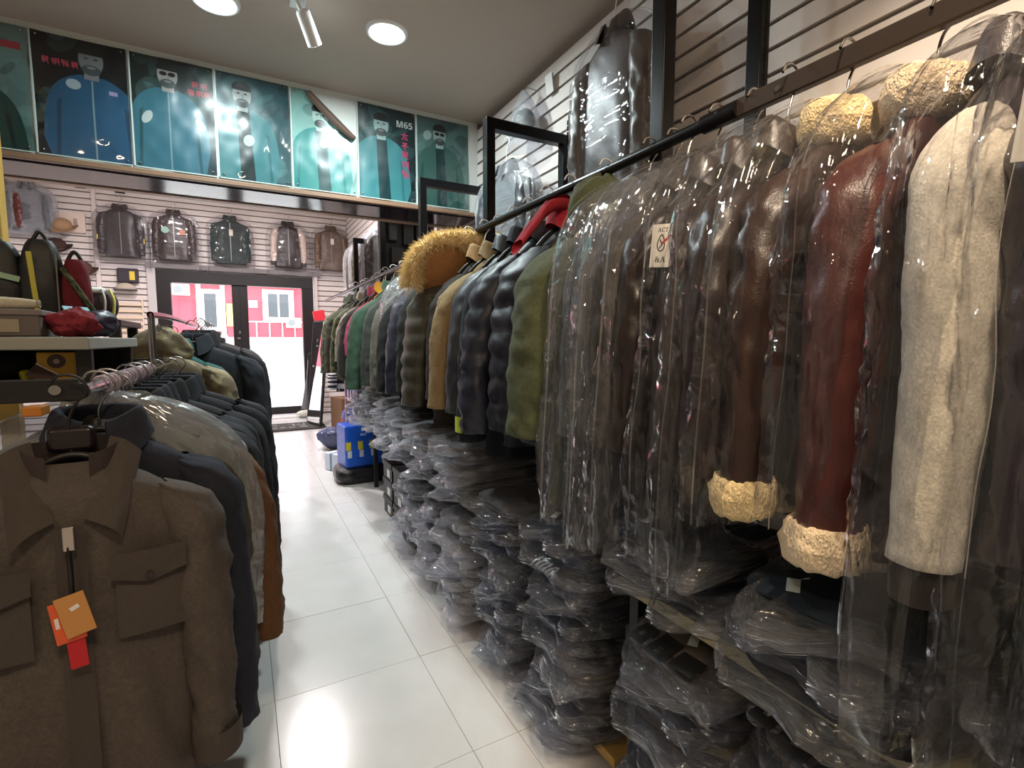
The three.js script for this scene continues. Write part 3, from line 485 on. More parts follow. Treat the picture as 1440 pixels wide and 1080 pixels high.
{
  // shelf boards and their legs
  const boardM = M('shelf_board', { color: S(176, 166, 128), roughness: .4 }), darkBoard = plain(34, 30, 30, .6);
  const sh = (label, y, z0, z1, m, x0 = .80) => { const t = thing('shelf', label, 'shelf', [0, 0, 0]); part('board', rbox(1.56 - x0, .02, z0 - z1, .003), m, t, [(1.56 + x0) / 2, y, (z0 + z1) / 2]); part('front_edge', rbox(.012, .03, z0 - z1, .002), m, t, [x0 - .004, y - .002, (z0 + z1) / 2]); if (y > .2) for (const z of [z0 - .03, z1 + .03]) { part('leg', rbox(.032, y, .032, .003), blackPaint, t, [x0 + .05, y / 2, z]); part('leg', rbox(.032, y, .032, .003), blackPaint, t, [1.54, y / 2, z]); } return t; };
  sh('low shelf with a pale wooden edge under the leather coats', .615, .7, -.93, boardM);
  sh('low shelf under the bags beneath the khaki jackets', .53, -1.74, -3.42, darkBoard, .86);
  sh('low shelf with bags at the far end of the rail', .56, -3.46, -4.08, darkBoard, .88);
  const b1 = sh('flat base board of the shelving under the leather coats', .05, .7, -.93, darkBoard, .84);
  sh('yellowish base board under the tall stack of bags', .045, -.98, -3.3, plain(196, 158, 92, .6), .86);

  const G = 'plastic-bagged clothes on the right shelves', ST = .041;
  const dark = [ink, navy, ink, teal, char];
  [-.77, -.43, -.09, .25].forEach((z, k) => stack(.985, z, .625, 4, .04, dark, filmMilky, 'navy trousers bag on pale edged shelf, ' + ['stack by the black post', 'stack under the shearling coats', 'stack under the white sleeve', 'nearest stack'][k], G, { sticker: .8, sx: 1.12, sy: .95 }));
  [-.73, -.40, -.07].forEach((z, k) => stack(.99, z, .06, 12, ST, [stone, taupe, khaki, char, greyM], filmMilky, 'taupe clothes bag below pale edged shelf, ' + ['stack by the post', 'middle stack', 'nearest stack'][k], G, { sx: 1.05, printAt: 11, printKind: 'p', sticker: .3 }));
  stack(.995, -1.16, .055, 15, ST, [stone, greyM, taupe, taupe, stone, taupe, char, ink, ink, navy, ink, ink, teal, ink, navy], filmMilky, 'clothes bag in the tall stack left of the black post', G, { sx: 1.08, sticker: .3, printAt: 11, printKind: 'j' });
  stack(.99, -1.53, .055, 14, ST, [greyM, char, greyM, char, teal, greyM, char, teal, navy, teal, ink], filmMilky, 'clothes bag in the second tall floor stack', G, { sx: 1.08 });
  stack(.985, -1.92, .055, 10, ST, [greyM, char, taupe, greyM, char, greyM, char, char], filmCrisp, 'crinkled clothes bag in the third floor stack', G, { sx: 1.08 });
  stack(.99, -2.30, .055, 9, ST, [char, greyM, taupe, char, greyM, char, greyM], filmCrisp, 'crinkled clothes bag in the fourth floor stack', G, { sx: 1.05 });
  stack(1.0, -2.68, .055, 9, ST, [char, greyM, char, greyM, char, char, greyM], filmCrisp, 'crinkled clothes bag in the floor stack by the shoe boxes', G, { sx: 1.05 });
  [-1.95, -2.33, -2.72, -3.12].forEach((z, k) => stack(.985, z, .54, 6 + (k > 1), ST, [char, greyM, ink, greyM, char, greyM], filmCrisp, 'clothes bag on dark shelf under the ' + ['lime cuff', 'khaki jacket', 'fur parka', 'patched jacket'][k], G, { sx: 1.1 }));
  [-3.62, -3.93].forEach((z, k) => stack(.99, z, .57, 7, ST, [taupe, stone, greyM, char, taupe], filmCrisp, 'pale clothes bag on far low shelf, ' + ['stack by dark shelf', 'stack by wire rack'][k], G, { sx: 1.05 }));
  // shoe boxes on the floor by the far shelf
  for (let c = 0; c < 2; c++) for (let k = 0; k < 3; k++) {
    const b = thing('shoe_box', `${['bottom', 'middle', 'top'][k]} black shoe box in the stack ${c ? 'beside the blue pack' : 'beside the crinkled bags'} under the dark shelf`, 'box', [.995, .005 + k * .125, -3.08 - c * .26], 0, 'black shoe boxes');
    part('box_base', rbox(.30, .095, .22, .004), plain(26, 26, 34, .5), b, [0, .047, 0]); part('lid', rbox(.312, .035, .232, .004), plain(22, 22, 28, .5), b, [0, .105, 0]); part('end_label', rbox(.002, .05, .07, 0), white, b, [-.1515, .045, .03]);
  }
}

// ---------------------------------------------------------------- things on the right wall above the rail
{
  coat({ name: 'wall_coat', category: 'coat', label: 'large grey leather coat in a clear cover hung high on the slat wall', x: 1.44, y: 2.48, z: -1.74, ry: -Math.PI / 2 + .06, mat: leather(92, 84, 82), s: .165, dep: .05, len: .72, sl: .56, bag: true, bagLen: .74, bagW: 1.0, collarMat: leather(70, 58, 52), rail: .17, out: .03 });
  coat({ name: 'wall_coat', category: 'coat', label: 'dark jacket in a sparkling clear cover seen through the black frame', x: 1.42, y: 2.18, z: -2.68, ry: -Math.PI / 2 + .1, mat: leather(60, 60, 66), s: .19, dep: .05, len: .6, sl: .5, bag: true, bagLen: .66, rail: .17, out: .03, bagMat: filmCrisp });
  const w = thing('bagged_item', 'clear plastic bag with a dark green cap on a wall hook above the black frame', 'bagged cap', [1.5, 2.36, -2.62]);
  part('cap', surf(24, 14, (u, v) => { const a = u * Math.PI * 2, b = v * Math.PI / 2; return [Math.cos(a) * Math.sin(b) * .06, .11 + Math.cos(b) * .07 - .02 * v, Math.sin(a) * Math.sin(b) * .09]; }, { wrap: true }), cloth(58, 74, 70), w);
  part('plastic_bag', surf(30, 24, (u, v) => { const a = u * Math.PI * 2, k = curveAt([[0, .01], [.15, .05], [.5, .11], [1, .12]], v)[0]; return [Math.cos(a) * k * .7 + .008 * vn(u * 9, v * 8, 1), .28 - v * .32, Math.sin(a) * k * 1.1 + .008 * vn(u * 9, v * 8, 4)]; }, { wrap: true }), filmCrisp, w);
  part('wall_hook', tube([[.09, .3, 0], [.02, .3, 0], [0, .28, 0], [-.01, .29, 0]], .003, 12, 6), steel, w);
  const t = thing('price_card', 'small white price card clipped to the slat wall above the frame', 'price card', [1.565, 2.62, -2.45]);
  part('card', rbox(.003, .1, .07, .001), white, t, [0, 0, 0], [0, 0, .15]); part('clip', rbox(.02, .015, .03, .003), steel, t, [.01, .05, 0]);
  // beyond the beam: rounded black display stand with dark goods, white packs, small hung bags
  const d = thing('display_stand', 'rounded black display stand with dark goods near the far rail', 'display stand', [1.32, 1.86, -4.42]);
  const rs = new THREE.Shape(), hole = new THREE.Path(), RR = (p, w, h, r) => { p.moveTo(-w + r, -h); p.lineTo(w - r, -h); p.quadraticCurveTo(w, -h, w, -h + r); p.lineTo(w, h - r); p.quadraticCurveTo(w, h, w - r, h); p.lineTo(-w + r, h); p.quadraticCurveTo(-w, h, -w, h - r); p.lineTo(-w, -h + r); p.quadraticCurveTo(-w, -h, -w + r, -h); };
  RR(rs, .24, .36, .06); RR(hole, .215, .335, .045); rs.holes.push(hole);
  part('frame', new THREE.ExtrudeGeometry(rs, { depth: .05, bevelEnabled: false }), blackSteel, d, [0, .2, 0]);
  part('back_panel', rbox(.42, .66, .01), plain(26, 27, 26, .5), d, [0, .2, .0]);
  part('label_strip', rbox(.1, .025, .01), white, d, [-.1, .46, .02]); part('label_strip', rbox(.16, .02, .01), plain(120, 122, 120, .5), d, [.07, .445, .02]);
  for (const [x, y, w2, h, c] of [[-.12, .3, .08, .2, 60], [.02, .28, .1, .22, 34], [.13, .31, .09, .16, 50], [-.08, .08, .12, .14, 44], [.09, .06, .14, .18, 40]]) part('pouch', rbox(w2, h, .05, .015), nylon(c, c + 2, c), d, [x, y, .035]);
  const pk = thing('product_pack', 'tall white and grey product pack with black SOL lettering by the display stand', 'product pack', [1.25, 1.98, -4.9], .1);
  part('pack_body', rbox(.05, .42, .2, .006), plain(96, 92, 94, .5), pk);
  part('front_print', rbox(.18, .36, .004, .001), M('pack_print', { roughness: .5, map: canvasTex(128, 256, (x, w2, h) => { x.fillStyle = '#6a6468'; x.fillRect(0, 0, w2, h); x.fillStyle = '#eeeae6'; x.font = 'bold 62px sans-serif'; x.fillText('SOL', 6, 82); x.fillStyle = '#c9b96a'; x.fillRect(8, 110, 112, 34); x.fillStyle = '#37333a'; for (let k = 0; k < 4; k++) x.fillRect(16 + k * 26, 116, 14, 22); x.fillStyle = '#bfb8b8'; x.fillRect(10, 170, 60, 22); x.fillStyle = '#2c2830'; x.fillRect(10, 210, 108, 30); }) }), pk, [.06, 0, .102]);
  for (let k = 0; k < 4; k++) { const z = -5.3 - k * .35; coat({ name: 'wall_jacket', label: `dark jacket in a clear cover on the slat wall, ${['first', 'second', 'third', 'fourth'][k]} beyond the display stand`, x: 1.4, y: 2.35, z, ry: -.5, mat: leather(46 + k * 8, 40 + k * 6, 38), s: .17, dep: .05, len: .56, sl: .48, bag: true, bagLen: .6, bagMat: filmCrisp, rail: .12, out: .02 }); }
  const cap = thing('hung_hat', 'dark green cap hanging at the far end of the right wall', 'cap', [1.48, 2.0, -6.9]);
  part('crown', new THREE.SphereGeometry(.09, 20, 12, 0, Math.PI * 2, 0, Math.PI / 2), cloth(30, 56, 48), cap); part('brim', surf(16, 4, (u, v) => { const a = (u - .5) * Math.PI; return [Math.sin(a) * (.09 + .0 * v), -.005 - .02 * v, Math.cos(a) * (.09 + .07 * v)]; }), cloth(24, 44, 38), cap);
}

// ---------------------------------------------------------------- jackets on the door wall
{
  const zz = ZF + .115, y0 = 2.97;
  const L = [[-1.36, leather(56, 48, 52), 'dark jacket in a sparkling cover with a yellow sleeve mark, beside the white trim', { band: 1 }], [-.76, leather(62, 50, 50), 'brown flight jacket with round and square chest patches above the door corner', { patches: 1 }], [-.07, cloth(50, 66, 66), 'slate green bomber jacket with a small white chest mark above the door', { mark: 1 }], [.71, leather(38, 26, 26), 'black varsity jacket with pale sleeves above the door', { sleeveMat: leather(204, 184, 172) }], [1.34, leather(98, 74, 56), 'tan brown leather jacket in a smooth cover right of the door', { mark: 1, bagMat: film }]];
  L.forEach(([x, mat, label, ex]) => {
    const g = coat({ name: 'wall_jacket', label, x, y: y0, z: zz, ry: 0, mat, s: .185, dep: .06, len: .64, sl: .5, bag: true, bagLen: .78, bagW: 1.0, crumple: .7, bagMat: ex.bagMat ?? film, gap: .02, cuff: 'rib', rail: .13, out: .03, zip: true, sleeveMat: ex.sleeveMat, hookMat: steel });
    if (ex.patches) { part('round_patch', new THREE.CylinderGeometry(.045, .045, .006, 24).rotateX(Math.PI / 2), plain(150, 190, 176, .6), g, [-.1, -.24, .082]); part('square_patch', rbox(.07, .07, .005, .002), plain(200, 140, 120, .6), g, [.1, -.26, .082]); }
    if (ex.mark) part('chest_mark', rbox(.05, .09, .004, .002), plain(220, 214, 200, .6), g, [.01, -.2, .085]);
    if (ex.band) { part('sleeve_mark', rbox(.08, .07, .004, .002), plain(216, 190, 80, .5), g, [.22, -.42, .07]); part('sleeve_mark', rbox(.05, .06, .004, .002), plain(200, 186, 96, .5), g, [-.23, -.4, .07]); }
  });
  const p = thing('small_pack', 'small dark pouch with a yellow mark below the yellow marked jacket', 'pouch', [-1.33, 2.09, ZF + .04]);
  part('pouch', rbox(.24, .2, .06, .02), nylon(52, 44, 54), p); part('yellow_mark', rbox(.06, .12, .006, .002), plain(222, 196, 70, .5), p, [.05, 0, .032]);
  const c = thing('pale_hat', 'pale topped cap on the slat wall under the small pouch', 'cap', [-1.36, 1.9, ZF + .07]);
  part('crown', surf(24, 12, (u, v) => { const a = u * Math.PI * 2, b = v * Math.PI / 2; return [Math.cos(a) * Math.sin(b) * .12, Math.cos(b) * .09, Math.sin(a) * Math.sin(b) * .07]; }, { wrap: true }), cloth(206, 196, 178), c); part('brim', rbox(.26, .02, .12, .008), cloth(90, 80, 82), c, [0, -.01, .03]);
  // hats and bags on the left part of the door wall
  [[-1.8, 2.14, 'brown felt hat on the slat wall by the white trim', 96, 66, 56], [-2.05, 2.42, 'dark brown cap on the slat wall left of the felt hat', 70, 44, 40], [-1.98, 2.68, 'tan hat on the slat wall above the dark brown cap', 176, 140, 104]].forEach(([x, y, label, r, g, b]) => {
    const h = thing('hat', label, 'hat', [x, y, ZF + .1]); h.rotation.x = .5;
    part('crown', surf(28, 14, (u, v) => { const a = u * Math.PI * 2, k = Math.sin(v * Math.PI / 2); return [Math.cos(a) * k * .11, .10 * Math.cos(v * Math.PI / 2) + .006 * vn(u * 4, v * 3, 2), Math.sin(a) * k * .12]; }, { wrap: true }), cloth(r, g, b), h);
    part('brim', surf(32, 5, (u, v) => { const a = u * Math.PI * 2; return [Math.cos(a) * (.11 + v * .06), -.004 + .02 * v * Math.cos(2 * a), Math.sin(a) * (.12 + v * .06)]; }, { wrap: true }), cloth(r - 14, g - 12, b - 10), h);
  });
  [[-2.55, leather(96, 44, 40), 'red brown garment in a clear bag high at the left of the door wall'], [-2.28, cloth(112, 116, 122), 'blue grey garment in a clear bag high at the left of the door wall']].forEach(([x, m, label]) => coat({ name: 'wall_jacket', label, x, y: 3.12, z: ZF + .13, mat: m, s: .17, dep: .06, len: .55, sl: .46, bag: true, bagLen: .6, bagMat: filmCrisp, rail: .12, out: .02 }));
  const cb = thing('cardboard_pack', 'flat pale cardboard pack on the slat wall under the tan hat', 'pack', [-1.9, 2.75, ZF + .03]);
  part('card', rbox(.3, .26, .04, .004), plain(222, 204, 190, .6), cb); part('slot', rbox(.04, .1, .004, 0), plain(170, 150, 140, .6), cb, [.05, 0, .0205]);
  for (let k = 0; k < 2; k++) single('wall_vent', rbox(.11, .06, .03, .004), plain(22, 16, 16, .6), `small black vent box at the top of the door wall, ${k ? 'right' : 'left'} of the white trim`, 'vent box', [k ? -1.36 : -1.78, k ? 3.23 : 3.24, ZF + .02]);
}

// ---------------------------------------------------------------- posters on the beam
{
  const W = 300, H = 460;
  const glyphs = {                                                // brush strokes of the red characters
    tai: [[10, 34, 90, 34], [50, 8, 50, 34], [50, 34, 14, 92], [50, 34, 88, 92], [44, 74, 58, 90]], ping: [[20, 20, 80, 20], [34, 32, 42, 46], [66, 32, 58, 46], [10, 56, 90, 56], [50, 20, 50, 96]],
    a: [[20, 12, 80, 12], [20, 12, 20, 50], [80, 12, 80, 50], [20, 32, 80, 32], [20, 50, 80, 50], [14, 68, 60, 68], [30, 60, 30, 94], [60, 60, 86, 94]], b: [[12, 30, 44, 30], [28, 8, 28, 94], [54, 14, 92, 14], [54, 34, 92, 34], [54, 14, 54, 94], [92, 14, 92, 94], [54, 58, 92, 58], [10, 60, 44, 60]], c: [[20, 10, 12, 40], [34, 8, 34, 92], [10, 50, 44, 50], [56, 10, 60, 50], [84, 10, 78, 50], [52, 60, 92, 60], [60, 92, 72, 60], [90, 92, 74, 60]],
  };
  const glyph = (x, k, px, py, s, col) => { x.save(); x.translate(px, py); x.scale(s / 100, s / 100); x.strokeStyle = col; x.lineWidth = 13; x.lineCap = 'round'; for (const [a, b, c, d] of glyphs[k]) { x.beginPath(); x.moveTo(a, b); x.lineTo(c, d); x.stroke(); } x.restore(); };
  const blob = (x, cx, cy, rx, ry, col, rot = 0) => { x.fillStyle = col; x.beginPath(); x.ellipse(cx, cy, rx, ry, rot, 0, Math.PI * 2); x.fill(); };
  const man = (x, o) => {
    const { cx, cy, k = 1, skin = '#aab4b4', hair = '#1c2426', jk = '#2f6f78', jk2 = '#1f4c56', inner = '#10242c', open = true, shades = false } = o;
    const sh = cy + 66 * k;
    x.fillStyle = jk; x.beginPath(); x.moveTo(cx - 34 * k, sh - 14 * k); x.bezierCurveTo(cx - 110 * k, sh + 14 * k, cx - 128 * k, sh + 60 * k, cx - 136 * k, sh + 200 * k); x.lineTo(cx - 118 * k, H); x.lineTo(cx + 118 * k, H); x.lineTo(cx + 136 * k, sh + 200 * k); x.bezierCurveTo(cx + 128 * k, sh + 60 * k, cx + 110 * k, sh + 14 * k, cx + 34 * k, sh - 14 * k); x.fill();
    x.fillStyle = jk2; for (const s of [-1, 1]) { x.beginPath(); x.moveTo(cx + s * 84 * k, sh + 70 * k); x.lineTo(cx + s * 96 * k, H); x.lineTo(cx + s * 106 * k, H); x.lineTo(cx + s * 96 * k, sh + 80 * k); x.fill(); }
    if (open) { x.fillStyle = inner; x.beginPath(); x.moveTo(cx - 22 * k, sh - 8 * k); x.lineTo(cx - 14 * k, H); x.lineTo(cx + 40 * k, H); x.lineTo(cx + 24 * k, sh - 8 * k); x.fill(); } else { x.fillStyle = '#7f9aa4'; x.fillRect(cx - 3, sh, 6, H); }
    x.fillStyle = skin; x.fillRect(cx - 20 * k, cy + 24 * k, 40 * k, 40 * k); blob(x, cx, cy, 34 * k, 46 * k, skin); 
    blob(x, cx, cy + 32 * k, 26 * k, 17 * k, '#4a5658'); blob(x, cx, cy + 24 * k, 12 * k, 4 * k, '#8a8f8f');
    x.fillStyle = hair; x.beginPath(); x.ellipse(cx, cy - 26 * k, 36 * k, 26 * k, 0, Math.PI, 0); x.lineTo(cx + 32 * k, cy - 16 * k); x.lineTo(cx - 32 * k, cy - 18 * k); x.fill();
    if (shades) { blob(x, cx - 14 * k, cy - 4 * k, 12 * k, 8 * k, '#12181a'); blob(x, cx + 14 * k, cy - 4 * k, 12 * k, 8 * k, '#12181a'); } else { blob(x, cx - 13 * k, cy - 5 * k, 6 * k, 3 * k, '#3a4446'); blob(x, cx + 13 * k, cy - 5 * k, 6 * k, 3 * k, '#3a4446'); }
    x.strokeStyle = '#7d898a'; x.lineWidth = 3; x.beginPath(); x.moveTo(cx, cy - 4 * k); x.lineTo(cx + 4 * k, cy + 12 * k); x.stroke();
    if (o.hand) { blob(x, cx + o.hand[0], cy + o.hand[1], 20 * k, 24 * k, skin, .5); }
  };
  const backs = [['#86a09c', '#4f6f70'], ['#0c0b0e', '#10222c'], ['#14221f', '#1d3a44'], ['#3c6068', '#1c4a54'], ['#8fc4be', '#9fd0c8'], ['#123238', '#0a2026'], ['#4a6c6c', '#6f9590']];
  const draw = (i) => (x, w, h) => {
    const g = x.createLinearGradient(0, 0, w * .6, h); g.addColorStop(0, backs[i][0]); g.addColorStop(1, backs[i][1]); x.fillStyle = g; x.fillRect(0, 0, w, h);
    const R = rng(40 + i); x.globalAlpha = .25; for (let k = 0; k < 26; k++) blob(x, R() * w, R() * h, 10 + R() * 46, 8 + R() * 60, R() < .5 ? '#0d2026' : '#7fb0ac', R() * 3); x.globalAlpha = 1;
    if (i === 0) { man(x, { cx: 110, cy: 150, k: 1.3, jk: '#14413e', jk2: '#0c2b2c', open: false }); x.fillStyle = '#b8404a'; x.fillRect(210, 60, 70, 26); x.fillRect(60, 40, 60, 18); }
    if (i === 1) { man(x, { cx: 182, cy: 72, k: 1.2, jk: '#22587c', jk2: '#16405e', open: false, skin: '#85888c' }); blob(x, 122, 176, 24, 20, '#a9bcc4'); ['a', 'b', 'c', 'a'].forEach((c, k) => glyph(x, c, 26 + k * 30, 88, 27, '#d2485c')); x.fillStyle = '#a79ac4'; x.fillRect(236, 178, 28, 16); }
    if (i === 2) { man(x, { cx: 130, cy: 66, k: 1.1, jk: '#357184', jk2: '#1f5560', open: false, shades: true, skin: '#a8a6a2' }); blob(x, 50, 252, 16, 30, '#bccac8', .5); blob(x, 246, 250, 16, 28, '#a8c0c0', -.5); ['a', 'b'].forEach((c, k) => glyph(x, c, 216 + k * 32, 70, 28, '#c8384c')); ['c', 'b', 'a'].forEach((c, k) => glyph(x, c, 200 + k * 30, 104, 28, '#d83a52')); }
    if (i === 3) man(x, { cx: 102, cy: 84, k: 1.12, jk: '#3f7f86', jk2: '#2a6a70', inner: '#0c2a30', hand: [22, 196], skin: '#b4bcba' });
    if (i === 4) man(x, { cx: 130, cy: 110, k: 1.1, jk: '#3c9896', jk2: '#2c8080', inner: '#124a4e', hand: [16, 120], skin: '#bfe0da' });
    if (i === 5) { man(x, { cx: 118, cy: 90, k: 1.15, jk: '#3f8c94', jk2: '#2d7880', inner: '#0d3a40', skin: '#a9c4c4' }); x.fillStyle = '#dfe8e6'; x.font = 'bold 46px sans-serif'; x.fillText('M65', 196, 84); ['tai', 'ping', 'a', 'b', 'c'].forEach((c, k) => glyph(x, c, 222, 104 + k * 48, 42, '#d24470')); }
    if (i === 6) { man(x, { cx: 128, cy: 84, k: 1.1, jk: '#3a6660', jk2: '#24524e', inner: '#0c3a3c', shades: true, hand: [-70, 10], skin: '#a3bcb8' }); }
  };
  const names = ['faded green', 'dark navy', 'blue grey', 'slate teal', 'pale aqua', 'M65 lettered', 'green bomber'];
  const what = ['of a jacketed figure at the left end of the row', 'of a man in a blue jacket with red characters', 'of a man in sunglasses with red characters', 'of a man opening a grey jacket', 'with its top corner peeled away', 'of a man in a parka with red vertical characters', 'of a man by the slat wall'];
  const sleeveMat = M('poster_edge', { color: S(176, 190, 186), roughness: .3 });
  for (let i = 0; i < 7; i++) {
    const x0 = -1.265 + i * .4, y1 = 2.757, w = .385, h = .60, g = thing('poster', `glossy ${names[i]} clothing poster ${what[i]}`, 'poster', [x0, y1 - h, ZBEAM + .004]);
    const m = new THREE.MeshPhysicalMaterial({ map: canvasTex(W, H, draw(i)), color: S(202, 202, 202), roughness: .32, clearcoat: 1, clearcoatRoughness: .04 }); m.name = 'poster_print_' + i;
    const wave = (u, v) => .004 + .0035 * Math.sin(u * 5 + i * 2) * Math.sin(v * 6 + i) + .002 * vn(u * 7 + i * 3, v * 9, i);
    const fold = (u) => clamp(.38 * (u - .30) / .70, 0, 1);       // how far down the torn line runs, as a share of the height
    const geo = surf(30, 40, (u, v) => { const V = i === 4 ? Math.max(v, fold(u)) : v; return [u * w, (1 - V) * h, wave(u, V)]; });
    const uv = geo.attributes.uv, ps = geo.attributes.position; for (let k = 0; k < uv.count; k++) uv.setXY(k, ps.getX(k) / w, ps.getY(k) / h);
    part('printed_sheet', geo, m, g);
    part('sleeve_edge', rbox(.008, h, .004, .001), sleeveMat, g, [-.004, h / 2, .006]); part('sleeve_edge', rbox(w, .006, .004, .001), sleeveMat, g, [w / 2, -.002, .006]);
    if (i === 4) part('peeled_corner', surf(24, 8, (u, v) => { const U = .30 + u * .70, d = fold(U), k = v * .16; return [U * w - k * .18 * 1.0, (1 - d - k * .62 * Math.sin(Math.PI * (.25 + .55 * u))) * h, .006 + .045 * Math.sin(v * Math.PI * .8)]; }), plain(98, 76, 66, .7), g);
    for (const [px, py] of [[.02, .02], [w - .02, .02], [w - .02, h - .02], [.02, h - .02]]) if (!(i === 4 && px > .1 && py > .3)) part('tack', new THREE.SphereGeometry(.005, 8, 6), steel, g, [px, py, .009]);
  }
}

// ---------------------------------------------------------------- outside the door
{
  const conc = M('pavement', { color: S(206, 204, 202), roughness: .9 }), red = M('red_cladding', { color: S(200, 76, 94), roughness: .7 }), wf = plain(235, 235, 235, .6), dk = plain(70, 78, 84, .2);
  const st = struct('floor_street', surf(4, 20, (u, v) => [-14 + u * 28, sstep(0, 1, v) * .75 - .02, -8.85 - v * 5.5]), conc);
  single('low_wall', rbox(20, .38, .3, .02), plain(150, 150, 152, .9), 'low grey kerb wall across the street outside the door', 'wall', [0, .9, -14.6]);
  single('terrace', rbox(28, 1.0, 4.6, .02), plain(214, 212, 210, .9), 'pale raised terrace in front of the red building', 'terrace', [0, .54, -17.75]);
  const b = thing('red_building', 'red clad building with white framed windows across the street', 'building', [0, 1.05, -20.5]);
  part('wall', rbox(26, 3.4, .3, .01), red, b, [0, 1.55, -.15]); part('upper_wall', rbox(26, 4, .3, .01), plain(222, 222, 224, .8), b, [0, 5.2, -.15]); part('eave', rbox(26, .12, .6, .01), wf, b, [0, 2.2, .1]); part('plinth', rbox(26, .3, .4, .01), plain(226, 200, 204, .8), b, [0, .12, -.1]);
  for (let k = 0; k < 46; k++) part('cladding_rib', unitBox, red, b, [-9 + k * .4, 1.7, .005]).scale.set(.03, 2.9, .02);
  const win = (x, y, w, h, cols) => { const g = part('window_frame', rbox(w + .3, h + .3, .14, .01), wf, b, [x, y, .02]); for (let c = 0; c < cols; c++) part('window_pane', rbox(w / cols - .06, h, .02, 0), dk, g, [-w / 2 + (c + .5) * w / cols, 0, .07]); };
  win(-.88, 1.2, .42, 1.15, 1); win(1.28, 1.43, .75, .85, 2); win(4.4, 1.5, 1.2, 1.1, 2); win(-4.2, 1.5, 1.2, 1.1, 2);
  part('door_surround', rbox(.14, 1.9, .1, .01), wf, b, [-1.22, 1.2, .05]); part('door_surround', rbox(.14, 1.9, .1, .01), wf, b, [-.50, 1.2, .05]);
  part('sign', rbox(.28, .26, .05, .01), wf, b, [.45, 1.46, .03]); part('poster_sign', rbox(.2, .8, .05, .01), plain(206, 216, 120, .6), b, [-.3, 1.05, .06]);
  part('railing', rbox(3.2, .04, .04, .01), wf, b, [1.6, .82, .4]); for (let k = 0; k < 8; k++) part('railing_post', rbox(.03, .6, .03, .005), wf, b, [.1 + k * .42, .5, .4]);
  const ac = (x, y, w, label) => { const a = thing('air_conditioner', label, 'air conditioner', [x, y, -20.2]); part('casing', rbox(w, w * .72, .3, .03), white, a); part('grille', new THREE.CylinderGeometry(w * .26, w * .26, .03, 24).rotateX(Math.PI / 2), plain(120, 124, 126, .6), a, [-w * .16, 0, .15]); };
  ac(-1.7, 2.9, .5, 'white air conditioner unit high on the red building'); ac(1.75, 1.85, .5, 'white air conditioner unit beside the right window of the red building');
  const dg = thing('drain_grate', 'dark narrow drain grate set in the bright pavement outside', 'drain grate', [.32, .07, -10.2]); part('frame', rbox(.7, .02, .12, .004), plain(90, 90, 92, .7), dg); for (let k = 0; k < 8; k++) part('bar', rbox(.03, .012, .1, .002), plain(60, 60, 62, .6), dg, [-.28 + k * .08, .012, 0]);
}

